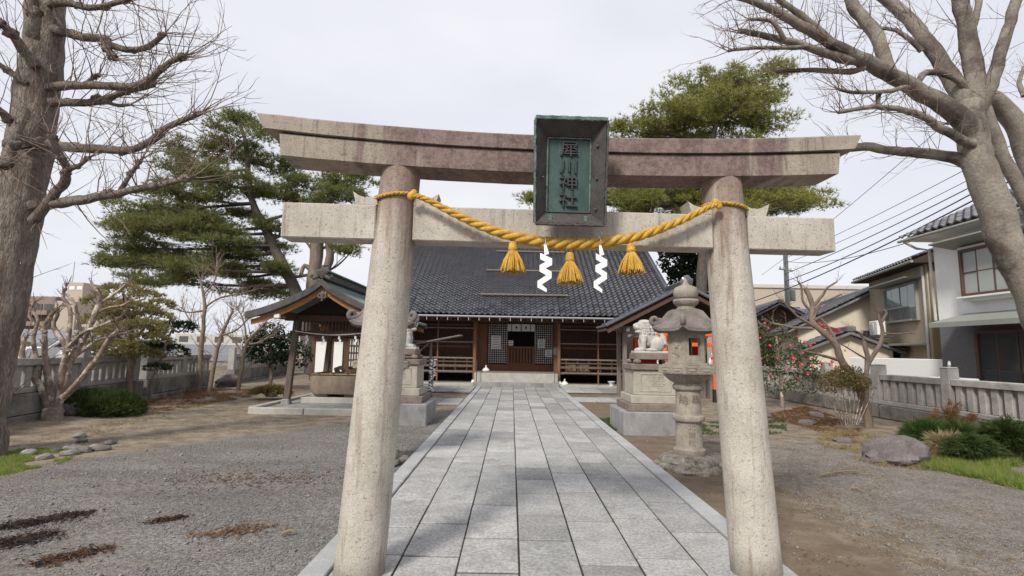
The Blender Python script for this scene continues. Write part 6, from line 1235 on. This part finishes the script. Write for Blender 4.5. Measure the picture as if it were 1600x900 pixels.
rf = MB().prism([(12.35, 6, 5.28), (16.0, 6, 6.9), (19.6, 6, 5.28), (19.6, 6, 5.20), (12.35, 6, 5.20)], (0, 9.95, 0)).build('roof', M['stucco'], wh)
vv_ = V(3.65, 0, 1.62); tile_roof(rf, (12.28, 15.98, 5.30), (0, -1, 0), vv_, 10, vv_.length, .26, .26, M['tileh'])
MB().tube([(12.24, 16.0, 5.20), (12.24, 6, 5.20)], .045, 8).build('gutter', M['tin'], rf, True); MB().tube([(12.26, 15.8, 5.16), (12.6, 15.75, 4.95), (12.95, 15.7, 4.9), (12.95, 15.66, 2.7)], .04, 8).build('downpipe', M['greyw'], rf, True)
window(wh, (13.0, 13.35, 3.95), dY, 1.9, 1.25, 'frame', 'glassl', 4, 2, True, .12, .08, .28)
MB().box((12.55, 13.5, 4.80), (.75, 2.6, .05), .01, Matrix.Rotation(.18, 3, 'Y')).build('awning', M['tin'], wh)
pr = MB().prism([(11.9, 5.5, 2.55), (13.0, 5.5, 2.85), (13.0, 5.5, 2.78), (11.9, 5.5, 2.42)], (0, 9.15, 0)).build('porch_roof', M['tin'], wh)
for k in range(3):
    y = 13.4-k*1.9; window(wh, (12.93, y, 1.25), dY, 1.7, 2.1, 'frame', 'glass', 3, 2, False, .12, .09)
MB().box((12.0, 9.2, 1.2), (.12, .12, 2.4)).build('porch_post', M['frame'], wh)
an = thing('roof_antenna', 'thin television antenna on the white house roof', 'antenna', (14.2, 15, 6)); MB().tube([(14.2, 15, 6.0), (14.2, 15, 8.2)], .02, 6).build('mast', M['metal'], an)
for k in range(5): MB().tube([(13.8, 15, 7.6+.1*k), (14.6, 15, 7.6+.1*k)], .01, 5).build('element', M['metal'], an)
sk = thing('outdoor_sink', 'white outdoor sink with curved tap beside the white house', 'sink', (11.6, 13.7, 0)); MB().box((11.7, 13.75, .98), (.55, 1.0, .16), .03).build('basin', M['white'], sk); MB().box((11.7, 13.75, .45), (.3, .6, .9), .02).build('stand', M['conc'], sk)
MB().tube([(11.75, 13.9, 1.05), (11.75, 13.9, 1.4), (11.72, 13.85, 1.47), (11.66, 13.78, 1.45), (11.64, 13.75, 1.38)], .03, 8).build('tap', M['lamp'], sk, True)
# tan house, turned
ta = math.radians(-16); E0 = V(15.5, 19.0, 0); dT = V(math.sin(-ta), math.cos(ta), 0); nT = V(-math.cos(ta), math.sin(-ta), 0)
th = thing('tan_house', 'tan two storey house with dark tiled roof between the other houses', 'house', E0)
R3 = Matrix((dT, nT, V(0, 0, 1))).transposed(); ct = E0+dT*2.75-nT*3
MB().box(ct+V(0, 0, 2.6), (5.5, 6.0, 5.2), 0, R3).build('wall', M['tan'], th)
MB().box(E0-nT*3-dT*.03+V(0, 0, 2.6), (.06, 5.9, 5.2), 0, R3).build('end_cladding', M['tand'], th)
a = E0-dT*.4+nT*.55+V(0, 0, 5.18); poly = [a, a-nT*3.55+V(0, 0, 1.5), a-nT*7.1, a-nT*7.1-V(0, 0, .12), a-V(0, 0, .12)]
rf = MB().prism(poly, dT*6.2).build('roof', M['sconc'], th); vv_ = -nT*3.55+V(0, 0, 1.5); tile_roof(rf, a+dT*6.2+V(0, 0, .02), -dT, vv_, 6.2, vv_.length, .27, .27, M['tileh'])
MB().tube([a+nT*.05-V(0, 0, .06), a+nT*.05+dT*6.2-V(0, 0, .06)], .055, 8).build('gutter', M['tin'], rf, True); MB().tube([E0+nT*.06+dT*.15+V(0, 0, 5.0), E0+nT*.06+dT*.15+V(0, 0, 0)], .045, 8).build('downpipe', M['greyw'], th, True)
f_ = window(th, E0+dT*2.2+nT*.02+V(0, 0, 3.75), -dT, 2.9, 1.45, 'tin', 'glassg', 4, 1, False, .12, .07)
MB().box(E0+dT*2.2+nT*.3+V(0, 0, 4.62), (3.7, .6, .05), .01, R3).build('awning', M['tin'], th)
rg = MB().box(E0+dT*2.2+nT*.32+V(0, 0, 3.55), (3.0, .04, .04), 0, R3).build('balcony_rail', M['tin'], th); MB().box(E0+dT*2.2+nT*.32+V(0, 0, 3.02), (3.0, .04, .05), 0, R3).build('lower_rail', M['tin'], rg)
for k in range(22): MB().box(E0+dT*(.8+k*.133)+nT*.32+V(0, 0, 3.28), (.02, .02, .52), 0, R3).build('bar', M['metald'], rg)
MB().box(E0+dT*2.6+nT*.35+V(0, 0, 2.05), (4.6, .8, .08), .01, R3).build('lower_awning', M['tin'], th)
window(th, E0+dT*3.2+nT*.02+V(0, 0, 1.3), -dT, 1.6, 1.1, 'alu', 'glass', 2, 1, True)
ac = thing('air_conditioner', 'white air conditioner unit mounted at the left corner of the tan house', 'air conditioner', at(1372, 512, 21.5)); p = at(1371, 513, 21.8)
MB().box(p, (.85, .32, .62), .03, R3).build('case', M['white'], ac); MB().lathe([(.23, 0), (.23, .02), (.05, .03)], 20, (0, 0, 0)).build('fan_grille', M['greyw'], ac, True).matrix_basis = Matrix.Translation(p+nT*.165+dT*.12) @ nT.to_track_quat('Z', 'Y').to_matrix().to_4x4()
MB().box(p-nT*.1-V(0, 0, .36), (.9, .9, .05), 0, R3).build('bracket', M['metald'], ac)
sw = MB().box((13.3, 17.6, .75), (.12, 4.5, 1.55), .02).build('garden_screen', M['white'], None); sw.matrix_basis = Matrix.Translation((13.3, 17.6, 0)) @ Matrix.Rotation(.12, 4, 'Z') @ Matrix.Translation((-13.3, -17.6, 0)); tag(sw, 'plain white garden screen wall in front of the tan house', 'screen wall')
mt = thing('gas_meter', 'small grey meter and gas bottles on the corner of the tan house', 'meter', (14.6, 18.4, 0))
MB().lathe([(.16, 0), (.17, .05), (.17, 1.0), (.12, 1.12), (.05, 1.16)], 14, (14.55, 18.3, 0)).build('bottle', M['tin'], mt, True); MB().box((14.6, 18.75, 1.3), (.25, .2, .35), .02).build('meter_box', M['metald'], mt)
def gable_house(label, c, rot, w, d, hz, rise, wallm, roofm, ov=.5, tiles=True, wins=(), grp=None, ts=.28):
    """ridge along local x, gable ends at +-w/2"""
    t = thing('house', label, 'house', c, 0, grp); Mx = Matrix.Translation(c) @ Matrix.Rotation(rot, 4, 'Z')
    def q(*a): return Mx @ V(*a)
    mb = MB(); mb.M = Mx; mb.prism([(-w/2, -d/2, 0), (-w/2, d/2, 0), (-w/2, d/2, hz), (-w/2, 0, hz+rise*(d/2)/(d/2+ov)*.98), (-w/2, -d/2, hz)], (w, 0, 0)); mb.build('wall', M[wallm], t)
    mb = MB(); mb.M = Mx; D_ = d/2+ov; z1 = hz-rise*ov/D_+.12; z2 = hz+rise-rise*ov/D_+.12+.02
    mb.prism([(-w/2-ov, -D_, z1), (-w/2-ov, 0, z2), (-w/2-ov, D_, z1), (-w/2-ov, D_, z1-.1), (-w/2-ov, 0, z2-.12), (-w/2-ov, -D_, z1-.1)], (w+2*ov, 0, 0)); rf = mb.build('roof', M[roofm], t)
    if tiles:
        for s in (-1, 1):
            v = q(0, 0, z2)-q(0, s*D_, z1); tile_roof(rf, q(s*(w/2+ov) if s > 0 else -(w/2+ov), s*D_, z1+.02), (q(1, 0, 0)-q(0, 0, 0))*(-s), v, w+2*ov, v.length, ts, ts, M[roofm])
        mb = MB(); mb.M = Mx; mb.box((0, 0, z2+.1), (w+2*ov+.1, .35, .26), .05); mb.build('ridge', M[roofm], rf)
    for (lx, lz, ww, hh, side) in wins:
        if side == 'front': window(t, q(lx, -d/2-.01, lz), q(1, 0, 0)-q(0, 0, 0), ww, hh, 'alu', 'glass', 2, 1, True)
        else: window(t, q(-w/2-.01, lx, lz), (q(0, -1, 0)-q(0, 0, 0)), ww, hh, 'alu', 'glass', 2, 1, True)
    return t
gable_house('cream walled house with dark tiled roof left of the tan house', (18.4, 28.0, 0), math.radians(72), 7, 6.4, 2.9, 1.9, 'cream', 'tileh', wins=((0, 2.4, .9, .8, 'side'),))
gable_house('low dark roofed outbuilding below the cream house', (14.9, 23.6, 0), math.radians(70), 4.2, 3.0, 1.8, .8, 'cream', 'tileh', .35)
fl = MB().beam((13.0, 20.4, 2.55), (14.1, 23.6, 2.95), .08, .16).build('red_flashing', M['redt'], None); tag(fl, 'red metal strip along the low outbuilding roof', 'roof trim')
gable_house('dark tiled house with small gable behind the utility pole', (18.4, 38, 0), math.radians(80), 7.5, 5, 3.5, 1.7, 'wood', 'tileh', .7)
gable_house('wide grey roofed house behind the cream house', (24.5, 42, 0), math.radians(10), 10, 8, 3.6, 1.6, 'greyw', 'tileh', .7)
fb_ = thing('warehouse', 'long pale flat topped building far behind the right houses', 'building', (42, 72, 0)); MB().box((42, 76, 5.6), (26, 10, 11.2), .05).build('wall', M['apl'], fb_); MB().box((42, 70.9, 11.0), (26.2, .2, .5), .02).build('parapet', M['greyw'], fb_)
for k in range(9): window(fb_, (31.5+k*2.6, 70.98, 7.5), (1, 0, 0), 1.3, 1.3, 'alu', 'glass', 2, 1, False)
# utility pole and wires
up_ = thing('utility_pole', 'grey concrete utility pole behind the right houses', 'utility pole', (18.6, 34.5, 0))
MB().tube([(18.6, 34.5, 0), (18.6, 34.5, 9.6)], [.19, .14], 14).build('shaft', M['pole'], up_, True)
for z in (7.3, 6.0): MB().box((18.6, 34.5, z), (1.5, .08, .08), .01, Matrix.Rotation(.5, 3, 'Z')).build('cross_arm', M['metal'], up_)
for k in range(4):
    mb = MB().lathe([(.05, 0), (.07, .04), (.05, .08), (.07, .12), (.04, .17)], 10, (18.1+k*.33, 34.3+.18*k, 7.34)); mb.build('insulator', M['white'], up_, True)
MB().lathe([(.20, 0), (.24, .05), (.24, .7), (.18, .78)], 14, (18.95, 34.6, 5.2)).build('transformer', M['tin'], up_, True)
for i, (a, b, s, r) in enumerate((((1640, 195), (1226, 404), .15, .014), ((1640, 215), (1226, 412), .25, .014), ((1640, 228), (1226, 428), .2, .022), ((1640, 236), (1226, 440), .3, .026), ((1640, 250), (1180, 470), .3, .03), ((1560, 120), (1190, 430), .2, .012), ((1428, 376), (1226, 408), .35, .014))):
    A, B = at(*a, 15), at(*b, 34.5)
    if i == 6: A = at(1428, 376, 16)
    pts = [A.lerp(B, k/16)-V(0, 0, s*4*(k/16)*(1-k/16)) for k in range(17)]
    o = MB().tube(pts, r, 5).build('power_line', M['wire'], None, True)
    tag(o, ('highest thin wire crossing the sky on the right', 'second wire from the top among the right hand wires', 'middle wire of the bundle above the houses', 'thick wire just below the middle one above the houses', 'lowest thick wire slanting to the pole', 'steep thin wire highest above the torii end', 'wire from the white house eave to the pole')[i], 'wire', 'power lines on the right')

# ================================================================= BACKGROUND LEFT
ap = thing('apartment_block', 'brown apartment block with balconies far behind the left fence', 'apartment building', (-100, 120, 0)); Yb = 120
def bx(px0, px1, py0, Y, dep, mat, nm, par):
    a, b = at(px0, py0, Y), at(px1, py0, Y); return MB().box(((a.x+b.x)/2, Y+dep/2, a.z/2), (b.x-a.x, dep, a.z), .05).build(nm, M[mat], par)
bx(10, 88, 462, 118, 14, 'apt', 'wall', ap); bx(86, 120, 470, 116, 14, 'apl', 'stair_wing', ap); tw_ = bx(106, 131, 441, 119, 8, 'apl', 'tower', ap); bx(118, 160, 500, 117, 12, 'apl', 'side_wing', ap)
for r in range(4):
    for k in range(4):
        p = at(20+k*19, 484+r*17, 118); MB().box((p.x, 117.0, p.z-.8), (2.5, 1.9, 1.0), .05).build('balcony', M['apt'], ap); f_ = MB().box((p.x, 117.9, p.z+.6), (2.3, .12, 1.5)).build('window', M['aptd'], ap); MB().box((p.x, 117.82, p.z+.6), (1.0, .05, 1.3)).build('pane', M['glass'], f_)
for r in range(3):
    for k in range(2): p = at(128+k*16, 515+r*17, 117); f_ = MB().box((p.x, 116.95, p.z), (1.6, .12, 1.5)).build('window', M['alu'], ap); MB().box((p.x, 116.86, p.z), (1.3, .05, 1.2)).build('pane', M['glass'], f_)
for k in range(2): p = at(113+k*12, 450, 119); MB().box((p.x, 118.95, p.z), (1.2, .1, .8)).build('window', M['white'], ap)
p = at(113, 441, 121); MB().tube([p, p+V(0, 0, 5)], .08, 5).build('antenna', M['metal'], ap)
def car(p, rz, mat, label):
    t = thing('parked_car', label, 'car', p, rz, 'cars parked beyond the left fence'); 
    def L(mb, nm, m_, par=t, sm=True): o = mb.build(nm, M[m_], None, sm, 40); o.parent = par; return o
    pr = [(-2.1, .35), (-2.12, .75), (-1.95, .95), (-1.1, 1.02), (-.55, 1.45), (1.2, 1.47), (1.85, 1.05), (2.1, .95), (2.12, .4)]
    L(MB().prism([(x, -.82, z) for x, z in pr], (0, 1.64, 0)), 'body', mat)
    for y in (-.825, .815): L(MB().prism([(-.95, y, 1.03), (-.5, y, 1.38), (1.1, y, 1.40), (1.55, y, 1.05)], (0, .01, 0)), 'side_window', 'glass')
    L(MB().prism([(-1.08, -.7, 1.05), (-1.08, .7, 1.05), (-.57, .62, 1.44), (-.57, -.62, 1.44)], (-.02, 0, .02)), 'windscreen', 'glass')
    for x in (-1.3, 1.3):
        for y in (-.8, .8): w = L(MB().tube([(x, y-.09, .32), (x, y+.09, .32)], .32, 20), 'wheel', 'rubber'); L(MB().tube([(x, y-.1, .32), (x, y+.1, .32)], .19, 14), 'rim', 'metal', w)
    for y in (-.6, .6): L(MB().ball((-2.05, y, .8), (.08, .16, .08), 8, 6), 'headlight', 'lamp')
car((-22.5, 26, .3), 1.2, 'carw', 'white car partly visible over the left fence'); car((-17.4, 23, .3), 1.4, 'car', 'silver car behind the left fence near the mottled tree')
hs_ = [((-26.5, 47, -2.6), .1, 8, 6, 2.9, 1.3, 'cream', 'pale low house seen between the slim bare tree and the pavilion'), ((-38, 52, -3.0), -.1, 9, 7, 3.0, 1.4, 'greyw', 'grey walled low house behind the clipped pine'), ((-60, 68, -2), .2, 12, 8, 3.6, 1.6, 'tan', 'tan house far behind the left fence')]
for c, r, w, d, h, ri, wm, lb in hs_: gable_house(lb, c, r, w, d, h, ri, wm, 'tileh', .5, False, [(-w*.25, h*.6, 1.5, 1.1, 'front'), (w*.25, h*.6, 1.5, 1.1, 'front')], 'low houses beyond the left fence')
for i, (c, w, h, lb) in enumerate((((-75, 150, 0), 40, 4.5, 'far pale block on the left skyline'), ((-25, 140, 0), 44, 4.5, 'far grey block behind the big left pine'), ((30, 130, 0), 50, 5, 'far grey block behind the main hall'), ((110, 140, 0), 60, 6, 'far pale block on the right skyline'))):
    t = thing('distant_building', lb, 'building', c, 0, 'distant buildings'); MB().box((c[0], c[1], h/2), (w, 10, h), .1).build('wall', M['greyw'], t)
    for k in range(8): MB().box((c[0]-w/2+w*(k+.5)/8, c[1]-5.02, h*.65), (w/16, .1, 1.6)).build('window', M['aptd'], t)
